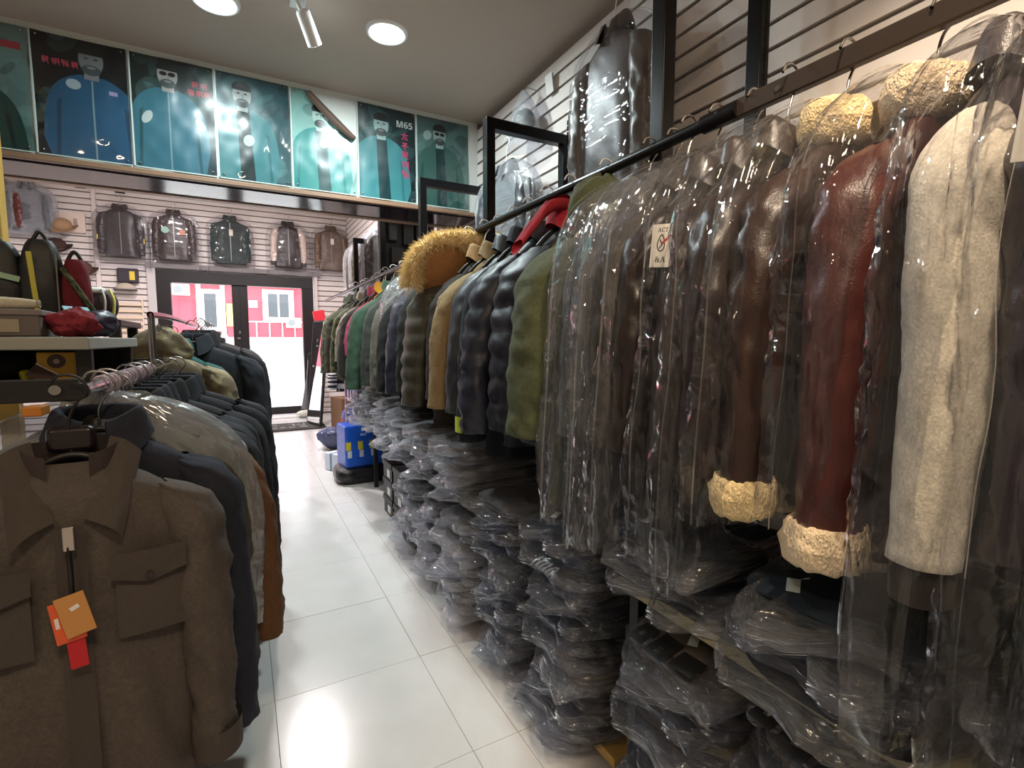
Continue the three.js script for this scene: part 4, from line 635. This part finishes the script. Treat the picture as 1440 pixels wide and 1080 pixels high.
// ---------------------------------------------------------------- by the door: mirror, broom, mat, parcels
{
  const m = thing('leaning_mirror', 'tall narrow mirror leaning against the wall right of the door', 'mirror', [.86, .03, -7.4], -1.30); m.rotation.order = 'YXZ'; m.rotation.x = -.10;
  part('frame', rbox(.46, 1.45, .035, .006), blackPaint, m, [0, .73, 0]); part('mirror_glass', rbox(.41, 1.40, .006, 0), M('mirror_glass', { color: S(240, 244, 246), roughness: .02, metalness: 1 }), m, [0, .73, .018]);
  const b = thing('broom', 'long dark pole with a red plastic head leaning by the door frame', 'broom', [.98, .02, -8.2]); b.rotation.z = -.06;
  part('pole', bar([0, 0, 0], [0, 1.45, 0], .016), blackPaint, b); part('head', rbox(.17, .16, .05, .01), plain(222, 48, 66, .4), b, [0, 1.56, .02], [0, 0, .25]); part('ribbon', rbox(.07, .5, .01, .002), plain(226, 110, 130, .6), b, [.02, 1.24, .02]);
  const u = thing('umbrella', 'folded grey umbrella propped against the door frame', 'umbrella', [.82, .02, -8.3]); u.rotation.z = -.1; part('shaft', bar([0, 0, 0], [0, .9, 0], .008), steel, u); part('folded_canopy', new THREE.ConeGeometry(.05, .6, 10), cloth(120, 122, 128), u, [0, .42, 0]); part('handle', tube([[0, .88, 0], [0, .96, 0], [.03, .99, 0], [.05, .96, 0]], .009), blackPaint, u);
  const matTex = canvasTex(512, 256, (x, w, h) => {
    x.fillStyle = '#3b3736'; x.fillRect(0, 0, w, h); x.strokeStyle = '#8d8886'; x.lineWidth = 12; x.strokeRect(0, 0, 0, 0);
    for (const p of [[60, 40, 60, 110], [60, 40, 110, 40], [120, 50, 120, 90], [200, 60, 230, 60], [236, 44, 236, 80], [318, 40, 350, 40], [350, 40, 350, 110], [350, 108, 420, 108], [420, 40, 420, 108], [386, 46, 386, 70]]) { x.beginPath(); x.moveTo(p[0], p[1]); x.lineTo(p[2], p[3]); x.stroke(); }
    x.fillStyle = '#8d8886'; for (const [a, b2] of [[70, 40], [146, 34], [200, 40], [258, 34], [310, 44], [380, 60]]) { x.beginPath(); x.ellipse(a + b2 / 2, 174, b2 / 2, 17, 0, 0, 7); x.fill(); } x.fillStyle = '#3b3736'; for (const a of [90, 164, 220, 276, 332]) x.fillRect(a - 4, 166, 10, 14);
  });
  const mt = thing('door_mat', 'dark grey door mat with pale worn lettering inside the door', 'door mat', [.42, .006, -7.45]);
  part('mat_base', rbox(1.15, .012, .62, .005), plain(48, 45, 44, .95), mt, [0, .006, 0]); part('lettering', surf(1, 1, (a, b2) => [-.5 + a * 1.0, .0135, -.26 + b2 * .52], { su: 1, sv: 1 }), M('mat_print', { map: matTex, roughness: .95 }), mt);
  const rag = single('crumpled_paper', surf(24, 14, (a, b2) => { const t = a * Math.PI * 2, s = Math.sin(b2 * Math.PI), w = 1 + .3 * fbm(Math.cos(t) * 2, b2 * 4, Math.sin(t) * 2, 2); return [Math.cos(t) * s * .13 * w, .05 + Math.cos(b2 * Math.PI) * .05 * w, Math.sin(t) * s * .1 * w]; }, { wrap: true }), cloth(226, 224, 210), 'crumpled pale cloth lying on the door threshold', 'cloth', [.83, .025, -8.25]);

  // blue parcels
  const blue = M('blue_wrap', { color: S(28, 92, 206), roughness: .22, bumpMap: creaseFine, bumpScale: .003 }), yel = plain(222, 206, 60, .4);
  const bx = thing('blue_pack', 'bright blue wrapped pack with yellow and white bars on a black bundle', 'pack', [.89, .13, -4.38], .12);
  part('pack_body', rbox(.36, .36, .26, .02), blue, bx, [0, .18, 0]);
  for (let k = 0; k < 4; k++) { part('yellow_bar', rbox(.042, .07, .004, .002), yel, bx, [-.155 + k * .1, .19, .131]); part('white_bar', rbox(.036, .06, .004, .002), plain(206, 214, 226, .4), bx, [-.155 + k * .1 + .008, .12, .131]); }
  part('white_label', rbox(.1, .003, .05, .001), white, bx, [0, .362, .06]); part('white_label', rbox(.13, .03, .004, .001), white, bx, [.02, .325, .131]); part('text_line', rbox(.05, .02, .004, .001), plain(150, 190, 230, .5), bx, [-.03, .28, .131]);
  single('black_bundle', SLAB(.24, .17, .07, (x, y, z, k, c, n) => { const q = .02 * fbm(x * 7, y * 9, z * 7, 3); return [x + c * q, y + q * .6, z + n * q]; }), M('black_plastic', { color: S(20, 18, 22), roughness: .35, bumpMap: creaseMid, bumpScale: .004 }), 'flat black plastic bundle on the floor under the blue pack', 'bundle', [.89, .068, -4.36]);
  const wb = thing('white_carton', 'small white and grey striped carton on the floor beside the blue pack', 'carton', [.80, .002, -4.75], .5); part('carton_body', rbox(.2, .16, .3, .006), plain(206, 214, 226, .5), wb, [0, .08, 0]); for (let k = 0; k < 2; k++) part('grey_band', rbox(.204, .164, .03, .004), plain(110, 134, 156, .5), wb, [0, .08, -.06 + k * .12]);
  const sack = (x, y, z, r, m, label, s) => single('plastic_sack', surf(36, 24, (a, b2) => { const t = a * Math.PI * 2, q = Math.sin(Math.pow(b2, .8) * Math.PI), w = 1 + .3 * fbm(Math.cos(t) * 2 + s, b2 * 4, Math.sin(t) * 2, 3) + .12 * ridge(Math.cos(t) * 5 + s, b2 * 8, Math.sin(t) * 5, 2); return [Math.cos(t) * q * r * w * .85, r * .75 * (1 - Math.cos((1 - b2) * Math.PI)) * .95, Math.sin(t) * q * r * w * .85]; }, { wrap: true, su: .6, sv: .5 }), m, label, 'sack', [x, y, z]);
  const blueFilm = M('blue_film', { color: S(52, 86, 170), roughness: .25, bumpMap: creaseFine, bumpScale: .006 }), greyFilm = M('grey_blue_film', { color: S(66, 74, 108), roughness: .25, bumpMap: creaseFine, bumpScale: .006 });
  sack(.86, 0, -5.75, .17, greyFilm, 'crumpled blue and grey plastic sack on the floor nearest the door mat', 1); sack(1.06, 0, -5.35, .17, M('navy_film', { color: S(24, 26, 58), roughness: .3, bumpMap: creaseFine, bumpScale: .005 }), 'dark navy plastic sack behind the blue pack', 2); sack(1.02, .30, -5.4, .13, blueFilm, 'bright blue bag on top of the navy sack', 3);
  sack(1.22, 0, -6.4, .2, M('red_brown_film', { color: S(120, 50, 46), roughness: .45 }), 'red brown sack against the wall beside the mirror', 4);
  const ct = thing('cardboard_box', 'brown cardboard box on the floor behind the mirror', 'box', [1.3, .002, -7.1], .2); part('box_body', rbox(.4, .42, .4, .005), cloth(122, 88, 62), ct, [0, .21, 0]); part('tape', rbox(.06, .004, .4, .001), plain(170, 140, 100, .4), ct, [0, .422, 0]);
  const rk = thing('wire_rack', 'pink white wire shelf with blue packets under the far jackets', 'rack', [1.08, 0, -4.95]);
  for (const [x, z] of [[-.16, .3], [-.16, -.3], [.2, .3], [.2, -.3]]) part('post', bar([x, 0, z], [x, .9, z], .012), plain(206, 170, 190, .4), rk);
  for (const y of [.62, .86]) { part('shelf_wire', merged([...Array(7)].map((_, k) => bar([-.16, y, -.3 + k * .1], [.2, y, -.3 + k * .1], .006))), plain(214, 184, 202, .4), rk); part('front_wire', bar([-.16, y, -.3], [-.16, y, .3], .008), plain(214, 184, 202, .4), rk); }
  for (let k = 0; k < 4; k++) { const pk = thing('blue_packet', `${['first', 'second', 'third', 'fourth'][k]} blue and white packet along the pink wire shelf, counted from the clothes bags`, 'packet', [.98, .628, -4.74 - k * .13], 0, 'packets on the wire shelf'); part('packet_body', rbox(.12, .19, .08, .006), plain(50, 60, 170, .4), pk, [0, .1, 0]); part('white_stripe', rbox(.122, .19, .02, .002), plain(230, 226, 236, .4), pk, [0, .1, .01]); part('orange_patch', rbox(.004, .05, .03, .001), plain(220, 110, 60, .5), pk, [-.06, .05, -.02]); }
}

// ---------------------------------------------------------------- left rack
const LX = -.285, LY = 1.10;
{
  const rk = thing('left_rail', 'chrome clothes rail on a flat black arm in the left foreground', 'clothes rail', [LX, 0, 0]);
  part('tube', bar([0, LY, -1.27], [0, LY, -2.66], .0135, 16), chrome, rk); part('end_cap', bar([0, LY, -1.262], [0, LY, -1.275], .017, 16), blackPaint, rk);
  part('arm', rbox(.62, .046, .012, .003), blackPaint, rk, [-.32, LY, -1.315]); part('bolt', new THREE.CylinderGeometry(.010, .010, .008, 16).rotateX(Math.PI / 2), steel, rk, [-.045, LY + .001, -1.306]);
  part('far_arm', rbox(.62, .046, .012, .003), blackPaint, rk, [-.32, LY, -2.64]);
  part('upright', rbox(.04, LY + .4, .04, .003), blackPaint, rk, [-.63, (LY + .4) / 2, -1.34]); part('upright', rbox(.04, LY + .4, .04, .003), blackPaint, rk, [-.63, (LY + .4) / 2, -2.64]);
  const hk = thing('hanger_cluster', 'row of clear hanger hooks crowded along the chrome rail', 'hanger', [LX, 0, 0]);
  for (let k = 0; k < 16; k++) { const z = -1.45 - k * .045; part('hook', new THREE.TorusGeometry(.019, .0028, 6, 20), M('clear_plastic', { color: S(220, 205, 214), roughness: .15, transmission: .5, thickness: 0 }, true), hk, [0, LY - .001, z], [0, .15 * Math.sin(k * 2), 0]); part('stem', bar([0, LY - .02, z], [.003, LY - .065, z], .003, 6), M('clear_plastic', {}), hk); }

  // the front shirt jacket: collar, placket, pockets, cuffs, zip pull and hang tags
  const sm = cloth(92, 82, 76), o = { s: .178, len: .84, sl: .60, dep: .062, seed: 8.2, fold: 1.3, wr: 1.3, out: .035, slim: .95, bend: .02 };
  const g = thing('front_jacket', 'grey brown shirt jacket with orange hang tags at the front of the left rack', 'jacket', [LX - .01, .96, -1.235], .07);
  part('body', bodyGeo(o), sm, g);
  for (const sd of [-1, 1]) { const sp = part('sleeve', sleeveGeo(o, sd), sm, g), e = sleeveAt(o, sd, 1); part('cuff', surf(28, 4, (u, v) => { const a = u * Math.PI * 2; return [e[0] + Math.cos(a) * .049, e[1] + .06 - v * .065, e[2] + Math.sin(a) * .059]; }, { wrap: true }), sm, sp); }
  part('collar_stand', surf(40, 8, (u, v) => { const a = Math.PI / 2 + .45 + u * (Math.PI * 2 - .9), c = Math.cos(a), n = Math.sin(a); return [c * (.072 - .004 * v), .045 - v * .06 - .02 * Math.max(0, n), n * .052]; }), cloth(74, 62, 60), g);
  for (const sd of [-1, 1]) part('collar_leaf', surf(20, 12, (u, v) => {   // pointed leaf folded over from the neck
    const a = [sd * .058, .05, -.008], b = [sd * .020, -.088, .074], c = [sd * .108, .016, .006], d = [sd * .078, -.128, .09];
    const q = sd > 0 ? u : 1 - u, p = [0, 1, 2].map((k) => lerp(lerp(a[k], b[k], q), lerp(c[k], d[k], q), v)), bul = .012 * Math.sin(v * Math.PI) + .004 * vn(u * 3 + sd, v * 3, 2);
    return [p[0] + sd * bul * .4, p[1] + bul * .5, p[2] + bul];
  }), sm, g);
  part('inner_neck', surf(24, 10, (u, v) => { const x = -.06 + u * .12; return [x, .02 - v * .15, -.02 + .02 * v + .05 * v]; }), cloth(60, 44, 40), g);
  part('placket', surf(4, 50, (u, v) => [-.022 + u * .044, -.10 - v * .72, o.dep * (1.04 + .04 * v) + .012 + .003 * vn(v * 9, u, 3)]), sm, g);
  for (const sd of [-1, 1]) {
    const pk = part('chest_pocket', surf(16, 14, (u, v) => { const x = -.055 + u * .11; return [sd * .115 + (sd > 0 ? x : x), -.215 - v * .12, o.dep * 1.0 + .012 - .03 * Math.pow(Math.abs(sd * .115 + x) / .22, 4) + .006 * Math.sin(u * Math.PI) * Math.sin(v * Math.PI)]; }), sm, g);
    part('pocket_flap', surf(20, 8, (u, v) => { const x = -.06 + u * .12, dip = .018 * (1 - Math.abs(2 * u - 1)); return [sd * .115 + x, -.165 - v * (.045 + dip), o.dep * 1.0 + .02 + .007 * v - .03 * Math.pow(Math.abs(sd * .115 + x) / .22, 4) + .003 * vn(u * 5, v * 3, sd)]; }), sm, pk);
    part('button', new THREE.CylinderGeometry(.007, .007, .004, 16).rotateX(Math.PI / 2), plain(40, 32, 30, .4), pk, [sd * .115, -.212, o.dep + .03]);
  }
  const wr = part('zip_fastener', bar([0, -.1, .087], [0, -.25, .09], .004), plain(70, 60, 60, .3, .8), g); part('zip_pull', rbox(.018, .045, .006, .003), plain(200, 190, 184, .2, .9), wr, [.002, -.115, .095]);
  part('inner_label', rbox(.05, .02, .004, .001), plain(30, 26, 28, .6), g, [0, -.055, .035]);
  const tg = (name, w, h, m, x, y, z, rz) => part(name, rbox(w, h, .0016, .0006), m, g, [x, y, z], [0, .05, rz]);
  const orange = cloth(226, 128, 58), t1 = tg('orange_tag', .042, .078, plain(224, 92, 48, .6), -.006, -.262, .106, .12); tg('kraft_tag', .042, .078, plain(200, 140, 78, .7), .006, -.25, .112, .2); tg('white_sticker', .014, .008, white, .006, -.236, .1135, .5); tg('red_tag', .026, .06, plain(190, 26, 36, .6), .004, -.325, .102, .06); tg('white_sticker', .006, .02, white, -.02, -.262, .1075, .1);
  part('tag_string', tube([[0, -.13, .1], [.004, -.17, .105], [.004, -.212, .11]], .0012, 10, 5), blackPaint, g);
  part('shoulder_loop', tube([[.165, -.19, .05], [.178, -.2, .062], [.18, -.24, .064], [.168, -.25, .05]], .003, 14, 6), plain(60, 54, 52, .4), g);
  hangerParts(g, { s: .18, rail: .14, hookMat: blackPaint }); part('hanger_neck', rbox(.075, .05, .03, .012), plain(30, 20, 22, .25), g, [0, .05, -.01]);

  const LR = [
    [-1.36, { mat: cloth(40, 42, 56), y: .99, s: .185, sl: .66, len: .8, rail: .11 }, 'dark navy jacket directly behind the grey brown shirt jacket'],
    [-1.45, { mat: cloth(84, 80, 66), y: 1.01, s: .205, sl: .6, len: .8, bag: true, bagMat: filmCloudy, bagLen: .56, bagW: .90, seam: false, rail: .09, out: .035 }, 'olive grey jacket with a cloudy plastic cover over its shoulder'],
    [-1.56, { mat: cloth(116, 78, 46), y: .98, s: .235, sl: .55, len: .72, out: .075 }, 'tan brown jacket with its cuff showing below the cover'],
    [-1.68, { mat: cloth(34, 36, 44), y: 1.0, s: .24, sl: .62, len: .8 }, 'black jacket with a white collar edge', { whiteEdge: 1 }],
    [-1.80, { mat: cloth(40, 42, 50), y: 1.0, s: .24, sl: .6, len: .8 }, 'charcoal jacket, first of three dark ones on the chrome rail'],
    [-1.93, { mat: cloth(30, 34, 44), y: 1.0, s: .245, sl: .64, len: .82 }, 'blue black jacket, second of three dark ones on the chrome rail'],
    [-2.06, { mat: cloth(28, 28, 34), y: 1.0, s: .25, sl: .66, len: .84 }, 'black jacket, third of three dark ones on the chrome rail'],
    [-2.22, { mat: cloth(26, 28, 38), y: 1.0, s: .25, sl: .7, len: .9 }, 'long black coat at the back half of the chrome rail'],
    [-2.40, { mat: cloth(24, 22, 26), y: 1.0, s: .255, sl: .72, len: .94 }, 'long black coat near the end of the chrome rail', { tag: 1 }],
  ];
  LR.forEach(([z, ex, label, more], i) => {
    const c = coat({ name: 'rack_jacket', label, x: LX + .01 + .045 * sstep(1.9, 2.3, -z), z, ry: .1 * Math.sin(i * 1.9), dep: .055, rail: .1, bend: .02, out: .05, hookMat: steel, seed: 60 + i * 2.3, ...ex });
    if (more?.whiteEdge) part('white_trim', tube([[-.06, .03, .05], [0, .055, .055], [.06, .035, .05], [.085, -.01, .05]], .007, 16, 6), plain(226, 226, 228, .6), c);
    if (more?.tag) part('sleeve_tag', rbox(.03, .06, .03, .008), plain(196, 190, 190, .7), c, [.335, -.42, .02]);
  });
  // second rail with the camouflage jacket and long dark coats
  const r2 = thing('pink_rail', 'pinkish clothes rail with a bent end behind the camouflage jacket', 'clothes rail', [-.3, .04, 0]);
  part('tube', tube([[-.02, 1.265, -2.5], [0, 1.27, -2.8], [0, 1.27, -4.6], [0, 1.265, -5.15], [0, 1.22, -5.25], [0, 1.12, -5.26]], .013, 50, 10), plain(190, 110, 130, .25, .5), r2); part('upright', bar([0, -.04, -5.26], [0, 1.14, -5.26], .013), steel, r2); part('upright', bar([-.02, -.04, -2.52], [-.02, 1.27, -2.52], .013), steel, r2);
  const tanC = M('camo_tan', { map: rep(camoTan, .35), roughness: .9 });
  const R2 = [
    [-2.78, { mat: tanC, x: -.33, y: 1.13, s: .22, sl: .60, len: .72, collar: 'hood', slim: 1.1, fold: 1.5 }, 'tan camouflage jacket with a hood on the pinkish rail'],
    [-2.95, { mat: cloth(34, 86, 82), x: -.30, y: 1.14, s: .175, sl: .55, len: .7, collar: 'fold' }, 'teal jacket behind the camouflage one'],
    [-3.1, { mat: cloth(30, 34, 42), x: -.22, y: 1.17, s: .25, sl: .7, len: .95 }, 'blue black long coat behind the teal jacket'],
    [-3.28, { mat: cloth(32, 28, 32), x: -.2, y: 1.19, s: .25, sl: .74, len: 1.0 }, 'plum black long coat, first of a row on the pinkish rail'],
    [-3.48, { mat: cloth(28, 24, 28), x: -.2, y: 1.19, s: .25, sl: .76, len: 1.0 }, 'plum black long coat, second of a row on the pinkish rail'],
    [-3.7, { mat: cloth(34, 30, 34), x: -.2, y: 1.19, s: .25, sl: .76, len: 1.0 }, 'plum black long coat, third of a row on the pinkish rail'],
    [-3.95, { mat: cloth(44, 44, 46), x: -.2, y: 1.19, s: .25, sl: .7, len: 1.0 }, 'charcoal long coat with a white card on its shoulder'],
    [-4.25, { mat: cloth(54, 56, 58), x: -.2, y: 1.19, s: .25, sl: .7, len: 1.0 }, 'grey long coat toward the door end of the pinkish rail'],
    [-4.6, { mat: cloth(60, 62, 64), x: -.2, y: 1.19, s: .25, sl: .7, len: 1.0 }, 'mid grey long coat last on the pinkish rail'],
  ];
  R2.forEach(([z, ex, label], i) => { const c = coat({ name: 'rack_coat', category: 'coat', label, z, ry: .08 * Math.sin(i * 2.7), dep: .065, rail: .1, out: .055, hookMat: steel, seed: 90 + i * 3.1, ...ex }); if (i === 6) part('white_card', rbox(.14, .004, .1, .001), plain(206, 198, 190, .6), c, [.06, .045, .02], [.3, .2, -.2]); });
}

// ---------------------------------------------------------------- left shelf unit and clutter
{
  const su = thing('left_shelf', 'grey edged shelf unit in the left foreground with a yellow box below', 'shelf unit', [0, 0, 0]);
  part('top_board', rbox(1.5, .03, .62, .004), plain(150, 150, 142, .5), su, [-1.06, 1.193, -1.80]);
  part('lower_board', rbox(1.46, .016, .55, .003), blackPaint, su, [-1.06, 1.095, -1.82]);
  part('bottom_board', rbox(1.5, .02, .55, .003), blackPaint, su, [-1.06, .45, -1.82]);
  for (const [x, z] of [[-.335, -1.56], [-.335, -2.06], [-1.78, -1.56], [-1.78, -2.06]]) part('upright', rbox(.03, 1.18, .03, .003), blackPaint, su, [x, .59, z]);
  part('back_panel', rbox(1.42, .09, .01, 0), plain(36, 30, 26, .7), su, [-1.06, 1.14, -2.06]);
  const yb = thing('yellow_box', 'yellow box with a round dark emblem on the lower shelf', 'box', [-.395, 1.104, -1.62], .25);
  part('box_body', rbox(.085, .068, .08, .004), plain(214, 164, 40, .4), yb, [0, .034, 0]); part('round_emblem', new THREE.CylinderGeometry(.017, .017, .003, 28).rotateX(Math.PI / 2), plain(72, 44, 30, .4), yb, [-.008, .046, .041]); part('emblem_centre', new THREE.CylinderGeometry(.006, .006, .004, 20).rotateX(Math.PI / 2), plain(170, 150, 130, .4), yb, [-.008, .046, .042]); part('dark_flap', rbox(.05, .034, .004, .001), plain(60, 34, 30, .5), yb, [-.034, .014, .042], [0, 0, -.65]); part('pale_edge', rbox(.055, .004, .004, .001), plain(226, 202, 160, .5), yb, [-.022, .026, .044], [0, 0, -.65]);
  single('lime_item', rbox(.022, .026, .03, .008), plain(206, 206, 50, .5), 'small lime yellow plastic item beside the yellow box', 'plastic item', [-.455, 1.117, -1.6], [0, .4, .2]);
  single('olive_cloth', SLAB(.12, .12, .03, (x, y, z, k, c, n) => { const q = .012 * fbm(x * 8, y * 9, z * 8, 3); return [x + c * q, y + q, z + n * q]; }), cloth(58, 58, 44), 'folded dark olive cloth on the lower shelf at the edge of view', 'cloth', [-.62, 1.135, -1.7]);
  single('orange_box', rbox(.032, .02, .05, .003), plain(196, 120, 40, .5), 'small orange box hanging just under the black arm', 'box', [-.372, 1.058, -1.345]);
  // on the top board
  const bx = thing('grey_box', 'grey brown flat box on the left shelf with a paler label', 'box', [-.535, 1.209, -1.63], .05); part('box_body', rbox(.25, .052, .2, .004), plain(96, 86, 84, .7), bx, [0, .026, 0]); part('lid', rbox(.258, .014, .208, .003), plain(120, 110, 106, .7), bx, [0, .055, 0]); part('label', rbox(.14, .03, .003, .001), plain(150, 138, 118, .6), bx, [.02, .024, .101]);
  const rl = thing('white_roll', 'cream rolled cloth lying on the grey brown box', 'cloth roll', [-.54, 1.287, -1.6], .05); part('roll', surf(24, 24, (u, v) => { const a = u * Math.PI * 2, k = Math.pow(Math.sin(Math.PI * clamp(v, .001, .999)), .25); return [.12 - v * .24, .0 + Math.cos(a) * .016 * k, Math.sin(a) * .018 * k]; }, { wrap: true }), cloth(226, 216, 190), rl); part('spiral_end', new THREE.TorusGeometry(.008, .003, 6, 18).rotateY(Math.PI / 2), cloth(196, 186, 160), rl, [.117, 0, 0]);
  single('red_scarf', surf(48, 28, (u, v) => { const a = u * Math.PI * 2, s = Math.sin(v * Math.PI), w = 1 + .35 * fbm(Math.cos(a) * 2.4, v * 5, Math.sin(a) * 2.4, 3) + .3 * (ridge(Math.cos(a) * 3, v * 5, Math.sin(a) * 3 + 4, 2) - .7); return [Math.cos(a) * s * .05 * w, .03 + Math.cos(v * Math.PI) * .034 * w, Math.sin(a) * s * .055 * w]; }, { wrap: true, su: .5, sv: .3 }), cloth(150, 46, 60), 'crumpled crimson scarf on the right end of the left shelf', 'scarf', [-.36, 1.212, -1.6]);
  single('dark_bag', surf(40, 24, (u, v) => { const a = u * Math.PI * 2, s = Math.pow(Math.sin(v * Math.PI), .6), w = 1 + .2 * fbm(Math.cos(a) * 2, v * 4, Math.sin(a) * 2 + 9, 3); return [Math.cos(a) * s * .06 * w, .038 + Math.cos(v * Math.PI) * .036 * w, Math.sin(a) * s * .06 * w]; }, { wrap: true, su: .6, sv: .3 }), M('dark_purple_nylon', { color: S(44, 38, 54), roughness: .4 }), 'dark purple nylon bag lying behind the crimson scarf', 'bag', [-.37, 1.209, -1.82]);
  single('blue_card', rbox(.055, .003, .05, .001), plain(150, 196, 214, .4), 'pale blue card on top of the dark purple bag', 'card', [-.40, 1.288, -1.81], [.25, .3, -.12]);
  // packs standing at the back of the shelf
  const stood = (x, w, h, m, label, extra) => {
    const p = thing('pack', label, 'pack', [x, 1.208, -1.95], .25);
    part('pack_body', surf(36, 26, (u, v) => { const a = u * Math.PI * 2, c = Math.cos(a), n = Math.sin(a), k = Math.pow(Math.sin(Math.PI * clamp(.03 + v * .94)), .28), q = 1 + .1 * fbm(c * 2 + x * 9, v * 4, n * 2, 3); return [Math.sign(c) * Math.pow(Math.abs(c), .6) * w / 2 * k * q, h * (1 - v), Math.sign(n) * Math.pow(Math.abs(n), .6) * .05 * k * q]; }, { wrap: true, su: .5, sv: h }), m, p);
    part('top_loop', tube([[-.02, h - .01, 0], [0, h + .025, 0], [.02, h - .01, 0]], .005), blackPaint, p); extra(p); return p;
  };
  stood(-.60, .13, .27, nylon(26, 26, 26), 'black nylon pack with a pale green flash standing on the left shelf', (p) => part('flash', rbox(.06, .016, .004, .001), plain(160, 190, 160, .6), p, [.02, .17, .056], [0, 0, -.25]));
  stood(-.50, .10, .28, nylon(30, 28, 28), 'black nylon pack with a tall yellow stripe standing on the left shelf', (p) => { part('stripe', rbox(.012, .2, .004, .001), plain(196, 186, 70, .5), p, [-.02, .14, .057], [0, 0, .06]); part('stripe', rbox(.004, .2, .004, .001), plain(120, 110, 100, .5), p, [.03, .14, .056]); });
  stood(-.425, .07, .23, cloth(120, 26, 40), 'dark red pack with a camouflage strap standing beside the striped pack', (p) => part('strap', tube([[-.03, .2, .03], [.0, .14, .06], [.035, .07, .055]], .008), M('camo_green', {}), p));
  const pk = thing('backpack', 'small red and black backpack with a white top and straps behind the shelf', 'backpack', [-.55, 1.292, -2.92], .2);
  part('pack_body', surf(32, 20, (u, v) => { const a = u * Math.PI * 2, c = Math.cos(a), n = Math.sin(a), k = Math.pow(Math.sin(Math.PI * clamp(.06 + v * .88)), .4); return [Math.sign(c) * Math.pow(Math.abs(c), .6) * .13 * k, .30 - v * .3, Math.sign(n) * Math.pow(Math.abs(n), .6) * .08 * k]; }, { wrap: true }), nylon(40, 26, 32), pk);
  part('side_panel', rbox(.05, .2, .1, .02), plain(176, 36, 50, .6), pk, [-.11, .12, .03]); part('top_flap', rbox(.16, .06, .14, .025), plain(214, 212, 210, .6), pk, [-.05, .29, .01]); part('strap', tube([[.06, .3, .08], [.09, .2, .1], [.08, .05, .09]], .012), plain(206, 196, 96, .6), pk); part('strap', tube([[.0, .3, .085], [.02, .2, .1], [.01, .05, .09]], .010), plain(200, 190, 180, .6), pk);
  pk.scale.setScalar(.46);
  const tb = thing('side_table', 'black side counter carrying the small backpack', 'counter', [-.78, 0, -2.95]); part('top', rbox(.66, .03, .5, .004), blackPaint, tb, [0, 1.275, 0]); for (const [x, z] of [[-.3, -.2], [.3, -.2], [-.3, .2], [.3, .2]]) part('leg', rbox(.04, 1.26, .04, .003), blackPaint, tb, [x, .63, z]);
  const py = thing('wood_post', 'yellow wooden post at the left edge of the picture', 'post', [-.972, 0, -3.2]); part('post', rbox(.07, 2.6, .07, .006), M('yellow_wood', { color: S(196, 158, 76), roughness: .6, map: clothMap }), py, [0, 1.3, 0]); part('foot', rbox(.16, .03, .16, .005), blackPaint, py, [0, .015, 0]);
  const wp = thing('wrapped_parcel', 'white wrapped parcel with a blue band on the floor stack behind the camouflage jacket', 'parcel', [-1.25, 1.02, -5.2]); part('parcel_body', rbox(.5, .22, .3, .03), plain(226, 214, 214, .4), wp, [0, .11, 0]); part('blue_band', rbox(.07, .225, .305, .01), plain(70, 140, 210, .4), wp, [.1, .11, 0]);
  const st = thing('stock_table', 'low white stock table by the left of the door wall', 'table', [-1.25, 0, -5.2]); part('top', rbox(.9, .03, .6, .004), white, st, [0, 1.0, 0]); for (const [x, z] of [[-.4, -.25], [.4, -.25], [-.4, .25], [.4, .25]]) part('leg', rbox(.04, .985, .04, .003), white, st, [x, .49, z]);
  const lv = thing('louvre_panel', 'pale slatted rack panel leaning below the small wall cap', 'panel', [-1.36, 1.1, ZF + .03]); for (let k = 0; k < 7; k++) part('slat', rbox(.36, .035, .03, .004), plain(236, 214, 190, .5), lv, [0, .06 + k * .09, 0], [.4, 0, 0]); for (const x of [-.17, .17]) part('side', rbox(.02, .7, .03, .003), plain(226, 206, 186, .5), lv, [x, .33, -.01]);
}

renderer.render(scene, camera);
